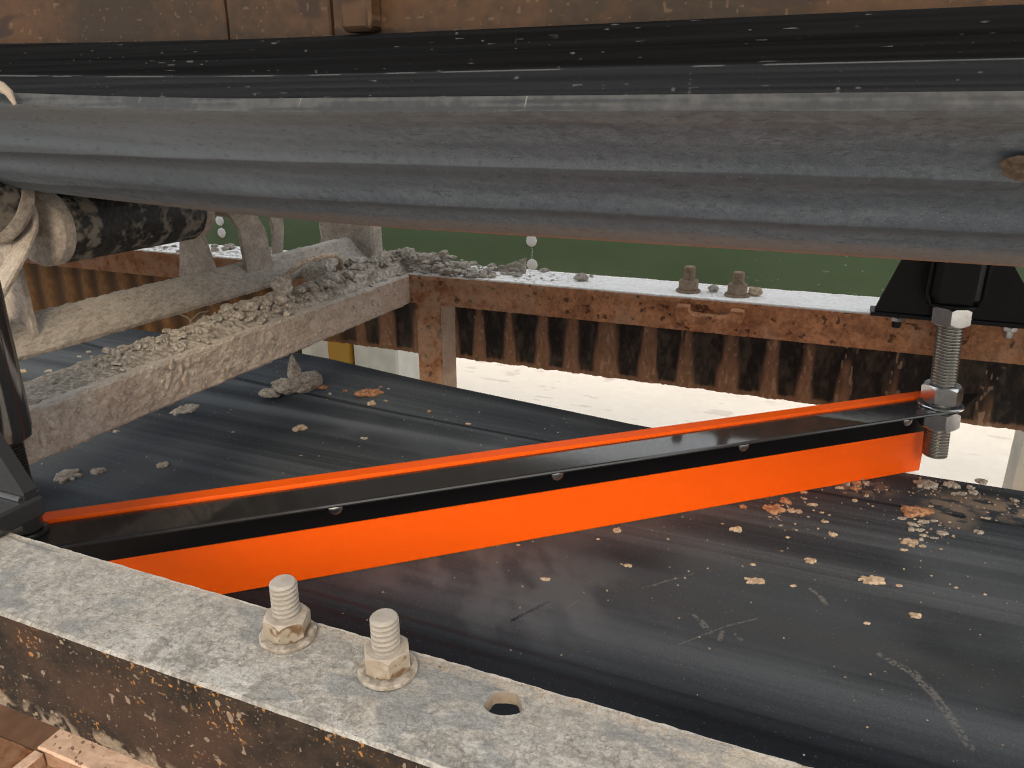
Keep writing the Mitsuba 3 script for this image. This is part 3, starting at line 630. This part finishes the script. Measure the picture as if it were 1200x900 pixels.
add('twig', tube([(-.85, .535, .366), (-.775, .533, .368), (-.752, .531, .366), (-.74, .530, .360), (-.733, .529, .349)], [.005, .005, .0055, .004, .0015], 8), 'mat_wire', 40,
    label='bent brown strip of bark hanging over the upper belt edge at far left', cat='twig')
# ---------------------------------------------------------------- skirtboard above the belt with its rubber strips
sk = 'skirtboard'
say(sk, 'brown stained steel side wall above the belt with black rubber sealing strips', 'chute wall')
def strip_x(y0, y1, z0, z1, seed, c=.0012):
    m = fine(box(-3.4, 1.5, y0, y1, z0, z1, c), .05); v = np.array(m.vertices)
    v[:, 2] += dz(v[:, 0])*.6; v[:, 1] += .003*(meshkit.fbm(np.c_[v[:, 0]*3, v[:, 2]*8, 0*v[:, 0]], 2, seed)-.5)
    return trimesh.Trimesh(v, m.faces, process=False)
add(sk+'__rubber_strip', strip_x(.597, .609, .347, .3735, 1), 'mat_skirt_rubber', 30)
add(sk+'__rubber_strip', strip_x(.6115, .6195, .345, .3885, 2), 'mat_skirt_rubber', 30)
add(sk+'__rubber_strip', strip_x(.622, .634, .342, .4065, 3), 'mat_skirt_rubber', 30)
for (a, b) in ((-3.4, -1.9), (-1.897, -.566), (-.563, -.446), (-.443, 1.5)):
    m = fine(box(a, b, .637, .645, .396, 1.1), .08); v = np.array(m.vertices); v[:, 2] += dz(v[:, 0])*.6
    add(sk+'__panel', trimesh.Trimesh(v, m.faces, process=False), 'mat_skirtboard', 30)
add(sk+'__rib', rough(box(-.4215, -.3905, .615, .6368, .4085, 1.1, .004), .012, [(60, .001, 2, 1)]), 'mat_skirtboard', 40)
add(sk+'__rib', box(-1.60, -1.57, .615, .6368, .425, 1.1, .004), 'mat_skirtboard', 40)
add(sk+'__far_panel', box(-3.4, 1.5, 1.215, 1.223, .345, 1.1), 'mat_skirtboard', 30)
# ---------------------------------------------------------------- troughing idler
idl = 'troughing_idler'
say(idl, 'mud covered roller frame carrying the upper belt at the left', 'conveyor idler')
XI = -1.12
base = [(-1.072, .003), (-1.066, .004), (-1.0665, .010), (-1.106, .0515), (-1.112, .0545), (-1.124, .0545), (-1.13, .0515), (-1.17, .010), (-1.17, .003), (-1.162, .003), (-1.118, .046)]
bm = prism([(z, x) for x, z in base], 'y', .22, 1.64)
add(idl+'__base_angle', rough(bm, .006, [(30, .0016, 2, 1), (130, .0022, 3, 2.2)]), 'mat_mud', 55)
def roller(key, a, b, r):
    a, b = np.array(a), np.array(b); L = np.linalg.norm(b-a)
    pr = [[0, 0], [r*.55, 0], [r*.86, .002], [r*.97, .005], [r, .012]]+[[r, z] for z in np.linspace(.014, L-.014, 40)]+[[r, L-.012], [r*.97, L-.005], [r*.86, L-.002], [r*.55, L], [0, L]]
    k = add(idl+'__'+key, place(lathe(pr, 64), a, b-a), 'mat_roller', 35)
    d = (b-a)/L
    add(k+'__shaft', place(lathe([[0, -.025], [.012, -.025], [.012, -.0005], [0, -.0005]], 24), a, d), 'mat_mud', 30)
    for p_, s_n in ((a, -1), (b, 1)):
        add(k+'__end_cap', place(rough(lathe([[0, -.003], [r*.6, -.004], [r*.93, -.002], [r*1.012, .004], [r*1.012, .022], [r*.985, .024]], 48), .008, [(70, .0015, 2, 1)]), p_, d*(-s_n)), 'mat_mud', 40)
    return k
roller('centre_roller', (XI, .80, .178), (XI, 1.115, .178), .058)
w = np.array([-math.cos(math.radians(30)), math.sin(math.radians(30))])
def wing(s):
    y0, z0 = (.772, .205) if s < 0 else (1.155, .192)
    p0 = np.array([XI, y0, z0]); d = np.array([0, s*math.cos(math.radians(30)), math.sin(math.radians(30))])
    return p0+d*.01, p0+d*.30
roller('wing_roller', *wing(-1), .056); roller('wing_roller', *wing(1), .056)
def bracket(yc, lean, zt, w0, w1, x0=XI-.03, t=.008):
    poly = [(-w0/2, .0), (w0/2, .0), (w1/2, zt*.72), (w1/2-.008, zt), (-w1/2+.008, zt), (-w1/2, zt*.72)]
    m = prism([(x, z) for x, z in poly], 'z', 0, t)                     # x-z outline, thickness along y
    v = np.array(m.vertices); y = v[:, 2]; z = v[:, 1]
    return rough(trimesh.Trimesh(np.stack([v[:, 0]+x0, yc+y+lean*z, z+.03], 1), m.faces[:, ::-1], process=True), .008, [(50, .0010, 2, 1)])
for yc, ln, zt, w0, w1 in ((.738, .02, .14, .075, .06), (1.137, -.04, .15, .10, .05)):
    m = bracket(yc, ln, zt, w0, w1, XI+.0 if yc < .8 else XI-.03); m.fix_normals(); add(idl+'__bracket', m, 'mat_mud', 40)
# cranked gusset further along, and the one behind it
gus = [(1.213, .008), (1.300, .004), (1.287, .060), (1.279, .118), (1.240, .172), (1.16, .20), (1.15, .186), (1.180, .158), (1.205, .125), (1.211, .055)]
add(idl+'__wing_gusset', rough(prism(gus, 'x', -1.10, -1.092), .008, [(50, .0016, 2, 1)]), 'mat_mud', 40)
add(idl+'__wing_gusset', rough(prism([(1.395, .03), (1.42, .03), (1.437, .10), (1.425, .16), (1.385, .16), (1.40, .10)], 'x', -1.18, -1.172), .008, [(50, .0016, 2, 1)]), 'mat_mud', 40)
add(idl+'__end_post', rough(box(-1.20, -1.042, 1.600, 1.648, -.0005, .24, .006), .008, [(40, .003, 3, 1), (150, .002, 2, 2)]), 'mat_mud', 45)
def ribbon(pts, w, t):
    """a flat bar of width w along x bent through the points"""
    pts = np.asarray(pts, float); s = np.linspace(0, 1, len(pts)); q = np.linspace(0, 1, 40); pts = np.stack([PchipInterpolator(s, pts[:, k])(q) for k in range(3)], 1)
    tg = np.gradient(pts, axis=0); nn = np.cross(tg, [1., 0, 0]); nn /= np.linalg.norm(nn, axis=1, keepdims=True); X1 = np.array([w/2, 0, 0]); e = .3*t
    ringp = [(-1, -.5+.3), (-1, .5-.3), (-1+2*e/w, .5), (1-2*e/w, .5), (1, .5-.3), (1, -.5+.3), (1-2*e/w, -.5), (-1+2*e/w, -.5)]
    V = np.vstack([[p+X1*a+n_*t*c_ for a, c_ in ringp] for p, n_ in zip(pts, nn)]); F = []
    for i_ in range(len(pts)-1):
        for k in range(8):
            A_, B_ = i_*8+k, i_*8+(k+1) % 8; F += [[A_, B_, B_+8], [A_, B_+8, A_+8]]
    L_ = (len(pts)-1)*8; F += [[0, k, k+1] for k in range(1, 7)]+[[L_, L_+k+1, L_+k] for k in range(1, 7)]
    m = trimesh.Trimesh(V, F, process=True); m.fix_normals(); return m
add(idl+'__inner_strap', rough(ribbon([(-1.085, .655, .06), (-1.085, .691, .095), (-1.085, .724, .13), (-1.085, .750, .162), (-1.085, .767, .190), (-1.09, .772, .218)], .034, .009), .004, [(70, .0012, 2, 1)]), 'mat_mud', 40)
# hose loop packed with mud, and a loose wire
lp = [(-1.03+.0*t, 1.375+.082*math.cos(t), .015+.034*math.sin(t)) for t in np.linspace(-.2, 3.5, 22)]
add('hose_loop', tube([(-1.035+.02*math.sin(t*1.3), 1.36+.085*math.cos(t), .016+.037*math.sin(t)) for t in np.linspace(-1.3, 3.0, 26)], .0052, 9), 'mat_clod_tan', 40,
    label='dusty curved hose end looped round a mud lump on the idler foot', cat='hose')
add('mud_clod', place(clod(.078, .10, .062, 311, 4, .5), (-1.035, 1.372, -.012), (0, 0, 1), .3), 'mat_clod', 40, label='big cracked mud lump inside the hose loop at the idler foot', cat='mud clod')
add('mud_clod', place(clod(.06, .05, .034, 312, 4, .5), (-1.01, 1.475, .004), (0, 0, 1), .9), 'mat_clod', 40, label='grey mud lump between the hose loop and the end post', cat='mud clod')
add('loose_wire', tube([(-1.07, 1.00, .004), (-1.06, 1.01, -.004), (-1.06, 1.02, -.016), (-1.065, 1.045, -.012), (-1.06, 1.06, -.004), (-1.06, 1.04, -.002), (-1.058, 1.015, -.010), (-1.058, 1.008, -.03)], .0014, 6), 'mat_wire', 40,
    label='thin curled wire hanging below the mud covered idler frame', cat='wire')
# ---------------------------------------------------------------- belt scraper: orange blade, black angle, threaded rod
sc = 'belt_scraper'
say(sc, 'diagonal orange scraper blade clamped to a glossy black angle bar across the belt', 'belt scraper')
ux, uy = .7487, .6629                                   # along the bar; its normal towards the camera is (uy, -ux)
P0 = np.array([.150, 1.448])
def bar(u, v, z):
    u, v, z = np.broadcast_arrays(*[np.asarray(q, float) for q in (u, v, z)])
    return np.stack([P0[0]+ux*u+uy*v, P0[1]+uy*u-ux*v, z], -1)
def bar_box(u0, u1, v0, v1, z0, z1, c=.001, cuts=0):
    m = box(u0, u1, v0, v1, z0, z1, c)
    if cuts: m = fine(m, cuts)
    v = np.array(m.vertices); m = trimesh.Trimesh(bar(v[:, 0], v[:, 1], v[:, 2]), m.faces, process=True); m.fix_normals(); return m
ZF = -.141
add(sc+'__blade', bar_box(-1.375, .068, -.0265, -.0015, -.2885, ZF+.0045, .0016), 'mat_orange', 30)
# angle bar: flange with its far end cut parallel to the belt, and a leg against the blade
end = lambda v: .128-.885*v+0*v
out = [(-1.40, 0.), (.122, 0.), (.160, .012), (.070, .060), (-1.40, .060)]
fl = prism(out, 'z', ZF-.006, ZF); v = np.array(fl.vertices)
hole = trimesh.creation.cylinder(.0225, .05, sections=40)
fl = trimesh.Trimesh(bar(v[:, 0], v[:, 1], v[:, 2]), fl.faces, process=True); fl.fix_normals()
add(sc+'__angle_flange', fl, 'mat_black', 20)
add(sc+'__angle_leg', bar_box(-1.40, .060, -.0008, .0052, -.204, ZF-.0065, .0008), 'mat_black_shaded', 20)  # shadow under the flange is painted by the darker black
add(sc+'__flange_bead', cat_([tube([bar(u, .0604, ZF-.0030) for u in np.linspace(-1.4, .066, 20)], .0031, 8)]), 'mat_black', 40)
HEAD = lathe([[0, 0], [.010, 0], [.0105, .001], [.0095, .005], [.006, .0075], [0, .0082]], 24)
DIR = np.array([uy, -ux, 0])
for px_, u in ((393, -1.001), (652, -.669), (870, -.338), (1062, .005)):
    b = add(sc+'__bolt_head', place(HEAD, bar(u, .0053, ZF-.0345), DIR), 'mat_zinc', 40)
ROD = np.array([.2065, 1.450])
LEAN = np.array([-.062, .0, 1.])
def at_rod(m, z, turn=0., r=ROD):
    if r is not ROD: return place(m, (r[0], r[1], z), (0, 0, 1), turn)
    m = place(m, (0, 0, 0), (0, 0, 1), turn); v = np.array(m.vertices); v[:, 2] += z; v[:, 0] += -.062*(v[:, 2]+.141)+r[0]; v[:, 1] += r[1]   # the rod leans a little
    return trimesh.Trimesh(v, m.faces, process=False)
TH = thread(.0208, .30, .0054, depth=.0030, n=48)
vv = np.array(TH.vertices); vv[:, 2] = .065-vv[:, 2]; th_m = at_rod(trimesh.Trimesh(vv, TH.faces[:, ::-1], process=False), 0)
add(sc+'__threaded_rod', th_m, 'mat_thread', True)
NUT = hexnut(.058, .032, 0, .10)
add(sc+'__nut', at_rod(NUT, .012-.006, .42), 'mat_zinc', 25)
add(sc+'__nut', at_rod(NUT, ZF+.0075, .10), 'mat_zinc', 25)
add(sc+'__nut', at_rod(NUT, ZF-.006-.0325, .75), 'mat_zinc', 25)
add(sc+'__washer', at_rod(washer(.0375, .021, .004), ZF+.0002), 'mat_zinc', 30)
LR = np.array([-.862, .527])
add(sc+'__left_rod', at_rod(thread(.017, .17, .004, n=40), ZF-.03, 0, LR), 'mat_dark_thread', 50)
add(sc+'__washer', at_rod(washer(.023, .015, .006), ZF+.0002, 0, LR), 'mat_dark_thread', 30)
add(sc+'__nut', at_rod(hexnut(.034, .02), ZF+.0065, .3, LR), 'mat_dark_thread', 30)
# ---------------------------------------------------------------- mounting brackets
def bracket_set(key, x0, x1, yb0, yb1, zb, tb, yg, tg, gz, span, sl, sw, label, s_top):
    say(key, label, 'bracket')
    add(key+'__base_plate', box(x0, x1, yb0, yb1, zb, zb+tb, .0012), 'mat_black', 20)
    xm = (x0+x1)/2
    g_ = prism([(zb+tb, x0+.004), (zb+tb, x1-.004), (zb+tb+.006, x1-.004), (gz, xm+span), (gz, xm-span), (zb+tb+.006, x0+.004)], 'y', yg, yg+tg)
    add(key+'__gusset', g_, 'mat_black', 20)
rb = 'mounting_bracket'
say(rb, 'glossy black trapezoid bracket bolted on the far beam at right', 'bracket')
add(rb+'__base_plate', box(.074, .345, 1.478, 1.53, .0015, .0085, .001), 'mat_black_shaded', 20)
add(rb+'__gusset', prism([(.0087, .080), (.0087, .339), (.014, .339), (.150, .225+.022), (.150, .1255), (.014, .080)][::1], 'y', 1.486, 1.494), 'mat_black_shaded', 20)
RX = ROD.copy(); ROD = np.array([ROD[0]-.0125, ROD[1]])
slv = prism([(ROD[0]-.040, 1.4855), (ROD[0]-.040, 1.43), (ROD[0]-.026, 1.4125), (ROD[0]+.026, 1.4125), (ROD[0]+.040, 1.43), (ROD[0]+.040, 1.4855)], 'z', .055, .20)
add(rb+'__sleeve', slv, 'mat_black_shaded', 20)
add(rb+'__sleeve_edge', cat_([tube([(ROD[0]+sx*.041, 1.4285, .2), (ROD[0]+sx*.041, 1.4285, .058), (ROD[0]+sx*.036, 1.4275, .042)], .0032, 8) for sx in (-1, 1)]), 'mat_black_shaded', 40)
add(rb+'__collar', place(washer(.040, .02, .005), (ROD[0], ROD[1], .0386)), 'mat_black_shaded', 30)
sp = prism([(ROD[0]-.030, 1.4855), (ROD[0]-.03, 1.43), (ROD[0]-.022, 1.425), (ROD[0]+.022, 1.425), (ROD[0]+.030, 1.43), (ROD[0]+.030, 1.4855)], 'z', .0437, .0548)
add(rb+'__sleeve_foot', sp, 'mat_black_shaded', 20)
for x in (.119, .292):
    add(rb+'__bolt', place(thread(.0075, .020, .002, n=24), (x, 1.4905, .0013), (0, 0, -1)), 'mat_dark_thread' if x < .2 else 'mat_zinc', 40)
    add(rb+'__bolt_nut', place(hexnut(.020, .008), (x, 1.4905, .0012), (0, 0, -1)), 'mat_zinc', 30)
ROD = RX
lb = 'mounting_bracket_001'
say(lb, 'black triangular bracket and tube at the left edge above the near beam', 'bracket')
add(lb+'__base_plate', box(-1.05, -.6205, .295, .400, .0022, .0215, .0022), 'mat_black', 20)
add(lb+'__gusset', prism([(.0217, -1.04), (.0217, -.6245), (.029, -.624), (.085, -.660), (.22, -.745), (.22, -.90), (.03, -1.04)], 'y', .386, .398), 'mat_black', 20)
add(lb+'__weld_bead', tube([(-1.04, .3845, .0225), (-.85, .3845, .0228), (-.627, .3845, .0225)], .0030, 8), 'mat_black', 40)
add(lb+'__sleeve', at_rod(lathe([[0, 0], [.020, 0], [.0275, .006], [.0295, .02], [.0295, .32], [0, .32]], 48), -.02, 0, LR), 'mat_black', 30)
add(lb+'__arm', box(-.90, -.82, .4055, .505, .04, .19, .002), 'mat_black_shaded', 20)
# ---------------------------------------------------------------- things beyond and below
add('yellow_post', box(-2.33, -2.20, 3.10, 3.18, ZG, -.60, .004), 'mat_yellow', 30, label='short yellow post standing on the pale ground behind the cross beam', cat='post')
bk = add('concrete_block', rough(box(-2.19, -1.93, 3.12, 3.5, ZG, -.62, .01), .06, [(20, .006, 2, 1)]), 'mat_concrete', 30, label='grey concrete block on the ground beside the yellow post', cat='concrete block')
add('concrete_block', rough(box(-3.1, -2.45, 3.0, 3.3, ZG, -.76, .01), .06, [(20, .006, 2, 1)]), 'mat_concrete', 30, label='low grey concrete slab left of the yellow post', cat='concrete block')
add('blue_grey_hose', tube([(.27, 1.80, .14), (.30, 1.77, .105), (.335, 1.75, .085), (.38, 1.73, .07), (.45, 1.72, .02)], .021, 16), 'mat_blue_grey', 40,
    label='blue grey hose bending down behind the right bracket', cat='hose')
add('hose', tube([(.33, 1.71, .13), (.36, 1.69, .075), (.36, 1.67, .025), (.40, 1.64, .012)], .012, 12), 'mat_blue_grey', 40, label='thinner grey hose curling down at the right edge behind the bracket', cat='hose')
add('white_card', prism([(.0005, .078), (.0005, .125), (.022, .125), (.020, .098)], 'y', 1.535, 1.538), 'mat_white_cap', 30, label='small white plate behind the left corner of the right bracket', cat='plate')
lf = 'lower_frame'
say(lf, 'peach coloured dusty channel frame low under the near beam at bottom left', 'steel frame')
add(lf+'__long_member', rough(box(-.949, .6, .522, .563, -.53, -.50, .003), .02, [(50, .003, 2, 1)]), 'mat_peach', 40)
add(lf+'__long_web', rough(box(-.90, .6, .523, .531, -.62, -.5305, .002), .03, [(50, .002, 2, 1)]), 'mat_peach', 40)
add(lf+'__cross_member', rough(box(-.949, -.93, -.6, .5215, -.56, -.502, .003), .02, [(50, .003, 2, 1)]), 'mat_peach', 40)
add(lf+'__floor_plate', rough(box(-.93, .6, -.6, .522, -.625, -.617, .002), .05, [(20, .006, 3, 1)]), 'mat_peach', 40)
add('dark_sill', rough(box(-2.2, -1.02, .35, .62, -.72, -.66, .006), .03, [(25, .008, 3, 1)]), 'mat_rust', 40, label='brown ledge in shade left of the peach frame at bottom left', cat='steel beam')
# ---------------------------------------------------------------- mud on the return belt
DEB = [(0.185,1.314,57,37,'o'),(0.207,1.432,43,32,'b'),(0.246,1.448,28,29,'b'),(0.278,1.451,15,21,'b'),(0.3,1.486,22,22,'b'),(0.166,1.2,31,26,'t'),(0.157,1.175,13,3,'t'),(0.184,1.197,11,3,'t'),(0.191,1.282,21,13,'g'),(0.208,1.293,13,7,'g'),(0.174,1.266,14,13,'g'),(0.16,1.281,16,10,'g'),(0.17,1.244,11,12,'g'),(0.184,1.25,19,6,'g'),(0.188,1.234,15,9,'g'),(0.183,1.218,8,9,'g'),(0.216,1.252,20,15,'g'),(0.202,1.232,12,4,'g'),(0.27,1.28,16,13,'b'),(0.343,1.426,15,12,'b'),(0.207,1.346,10,4,'t'),(0.166,1.328,10,3,'t'),(0.261,1.419,20,13,'b'),(0.281,1.431,18,16,'b'),(0.25,1.414,15,9,'b'),(0.29,1.336,13,4,'g'),(-0.087,1.219,13,17,'o'),(-0.038,1.229,37,35,'o'),(-0.023,1.268,19,24,'o'),(-0.012,1.237,13,17,'t'),(-0.0,1.239,13,20,'t'),(-0.042,1.202,7,4,'t'),(-0.089,1.138,22,17,'t'),(0.005,1.316,15,8,'o'),(0.008,1.291,9,4,'t'),(0.021,1.273,19,11,'t'),(0.037,1.251,9,3,'t'),(0.043,1.22,14,7,'t'),(0.056,1.181,14,15,'t'),(-0.01,1.145,8,3,'t'),(-0.015,1.1,5,2,'t'),(0.027,1.086,19,15,'t'),(-0.052,1.043,10,5,'t'),(-0.044,1.001,29,13,'t'),(0.007,1.009,10,3,'t'),(0.11,1.068,40,19,'t'),(-0.111,1.149,6,3,'t'),(-0.023,1.18,7,3,'t'),(0.088,1.315,10,8,'t'),(0.062,1.358,17,9,'t'),(0.074,1.381,14,20,'b'),(0.091,1.388,17,20,'o'),(0.085,1.404,9,5,'t'),(0.1,1.41,9,9,'b'),(0.107,1.395,14,17,'b'),(0.09,1.366,20,12,'o'),(0.106,1.342,10,5,'g'),(0.162,1.0,17,12,'t'),(0.102,0.957,10,3,'t'),(0.145,1.067,10,4,'t'),(0.219,1.094,7,3,'t'),(0.254,1.091,6,3,'t'),(-0.264,1.061,14,14,'t'),(-0.222,0.969,13,9,'t'),(-0.322,0.889,15,4,'t'),(-0.393,0.959,7,3,'t'),(-0.284,1.024,7,3,'t'),(-0.183,1.067,5,2,'t'),(-0.843,1.219,16,12,'g'),(-0.669,1.351,13,9,'t'),(-0.942,1.396,69,52,'o'),(-0.914,1.361,21,34,'t'),(-0.889,1.379,10,5,'t'),(-1.002,1.385,12,12,'o'),(-0.928,1.422,8,6,'t'),(-0.907,1.421,8,6,'g'),(-1.029,1.365,8,12,'g'),(-0.773,1.369,9,10,'o'),(-1.06,1.382,24,37,'o'),(-1.101,1.352,16,12,'t'),(-1.305,1.199,54,86,'b'),(-1.248,0.857,52,59,'g'),(-1.215,0.894,30,27,'g'),(-1.125,0.96,24,23,'g'),(-0.996,1.21,31,33,'t'),(-1.344,1.048,16,14,'b'),(-1.115,1.14,7,9,'g'),(-1.158,1.344,24,25,'t'),(-0.911,1.1,7,4,'t'),(-1.898,1.241,27,26,'t'),(-1.831,1.267,18,26,'g'),(-1.77,1.308,24,18,'g'),(-1.786,1.326,18,10,'g'),(-1.807,1.371,16,20,'g'),(-1.817,1.348,14,11,'g')]
UNIQ = {0: 'long orange brown mud flake on the belt below the right end of the blade', 1: 'broad brown mud flake at the belt edge beside the blade tip', 2: 'brown mud flake on the belt edge second from the blade tip',
 4: 'dark brown clod right on the far belt edge at right', 5: 'angular tan mud flake in the scatter at right, below the long orange flake', 18: 'lone brown flake right of the scatter near the dust patch',
 27: 'largest orange mud flake in the cluster touching the blade foot', 28: 'orange mud flake behind the largest one of the cluster at the blade', 32: 'squarish tan mud flake in front of the blade left of the orange cluster', 43: 'double lobed pale mud flake in the middle of the open belt',
 45: 'long slanted pale mud flake on the open belt at right', 57: 'pale notched mud flake on the belt at far right of the open area', 41: 'pale bone shaped mud flake between the orange cluster and the double lobed flake',
 64: 'pale mud flake lying close under the pale smear near the front bolts', 70: 'largest orange flake on the belt behind the blade beside the post', 71: 'ragged tan flake just below the largest orange flake behind the blade', 80: 'brown mud flake lying against the foot of the cross beam', 81: 'broad grey mud flake nearest the left end of the blade',
 82: 'smaller grey flake right of the broad grey flake near the left bracket', 83: 'grey flake alone between the left bracket and the cross beam', 84: 'tan flake in the middle of the belt behind the blade', 78: 'small orange flake at the foot of the spiked mud lump'}
mats = {'t': 'mat_clod_tan', 'o': 'mat_clod_rust', 'b': 'mat_clod', 'g': 'mat_clod'}
for i, (x, y, a, b, t) in enumerate(DEB):
    a, b = a/1000, max(b/1000, .55*a/1000); b = min(b, a*1.25)
    z = float(belt_z(x, y))-.0004
    h_ = min(.17*min(a, b)+.0012, .0065)
    m = flake(a, b, h_, 500+i) if a > .011 else clod(a, b, min(a, b)*.6, 600+i, 3)
    lab = UNIQ.get(i)
    sz = 'crumb' if a < .012 else 'flake'
    m = turn_z(m, -YAW*-1, (x, y, z))
    back = (y-1.448)*ux-(x-.150)*uy > 0
    far = x > .0 and y > 1.19
    if lab: L, G = lab, None
    elif back: L, G = f'small mud {sz} on the belt behind the blade', f'mud {sz}s behind the blade'
    elif far: L, G = f'small mud {sz} in the scatter under the blade tip', f'mud {sz}s near the right end of the blade'
    else: L, G = f'small pale mud {sz} on the open front belt', f'mud {sz}s on the open belt'
    add('mud_flake' if a >= .012 else 'mud_crumb', m, mats[t], 40, label=L, cat='mud flake' if a >= .012 else 'mud crumb', group=G)
# the torn lump with a spike
pl_ = 'mud_clod'
xp, yp = -1.125, 1.345; zp = float(belt_z(xp, yp))
cl = clod(.085, .07, .042, 701, 4, .4); sp_ = clod(.050, .045, .088, 705, 4, .4); v = np.array(sp_.vertices); k = np.clip(v[:, 2]/.088, 0, 1); v[:, :2] *= ((1-k)**1.2*1.15+.10)[:, None]; sp_ = trimesh.Trimesh(v, sp_.faces, process=False)
body = cat_([turn_z(cl, .4, (xp, yp, zp)), turn_z(clod(.085, .05, .05, 703, 4, .4), .9, (xp+.03, yp+.02, zp)), turn_z(clod(.05, .04, .02, 707, 4, .4), .2, (xp-.03, yp-.035, zp)), turn_z(sp_, .2, (xp+.004, yp+.012, zp+.012))])
add('mud_clod', body, 'mat_clod', 40, label='torn mud lump with a pointed spike standing on the belt behind the blade', cat='mud clod')
specks = []
for k in range(520):
    x = RND.uniform(-2.2, .6); y = RND.uniform(.6, 1.46); s = RND.choice([.0016, .002, .0024, .003])
    specks.append(turn_z(trimesh.Trimesh(ICO[1].vertices*[s/2, s/2, s*.35], ICO[1].faces, process=False), 0, (x, y, float(belt_z(x, y))+s*.2)))
for k in range(300):                                   # thicker scatter at the right
    x, y = RND.choice([(.22, 1.40), (.2, 1.27), (.09, 1.375), (.33, 1.40), (-.03, 1.235)]); x += RND.gauss(0, .035); y += RND.gauss(0, .03); s = RND.choice([.0016, .002, .003, .004, .005])
    if y > 1.465: continue
    specks.append(turn_z(crumb(s, s*.8, s*.45, k, 1), RND.uniform(0, 6), (x, y, float(belt_z(x, y))-.0002)))
add('mud_specks', cat_(specks), 'mat_clod_tan', 30, kind='stuff', label='tiny pale mud specks scattered over the return belt')
# look-alikes are told apart by their order from the left
ORD = 'first second third fourth fifth sixth seventh eighth ninth tenth eleventh twelfth thirteenth fourteenth fifteenth sixteenth seventeenth eighteenth nineteenth twentieth'.split()
ORD += ['twenty '+o for o in ORD[:9]]+['thirtieth']
by = {}
for key, e in labels.items():
    if e.get('group') and key in POS: by.setdefault(e['label'], []).append(key)
for lab, keys in by.items():
    if len(keys) > 1:
        keys.sort(key=lambda k: POS[k][0]/(POS[k][1]+1e-6))
        for o, k in zip(ORD, keys): labels[k]['label'] = f'{lab}, {o} from the left'
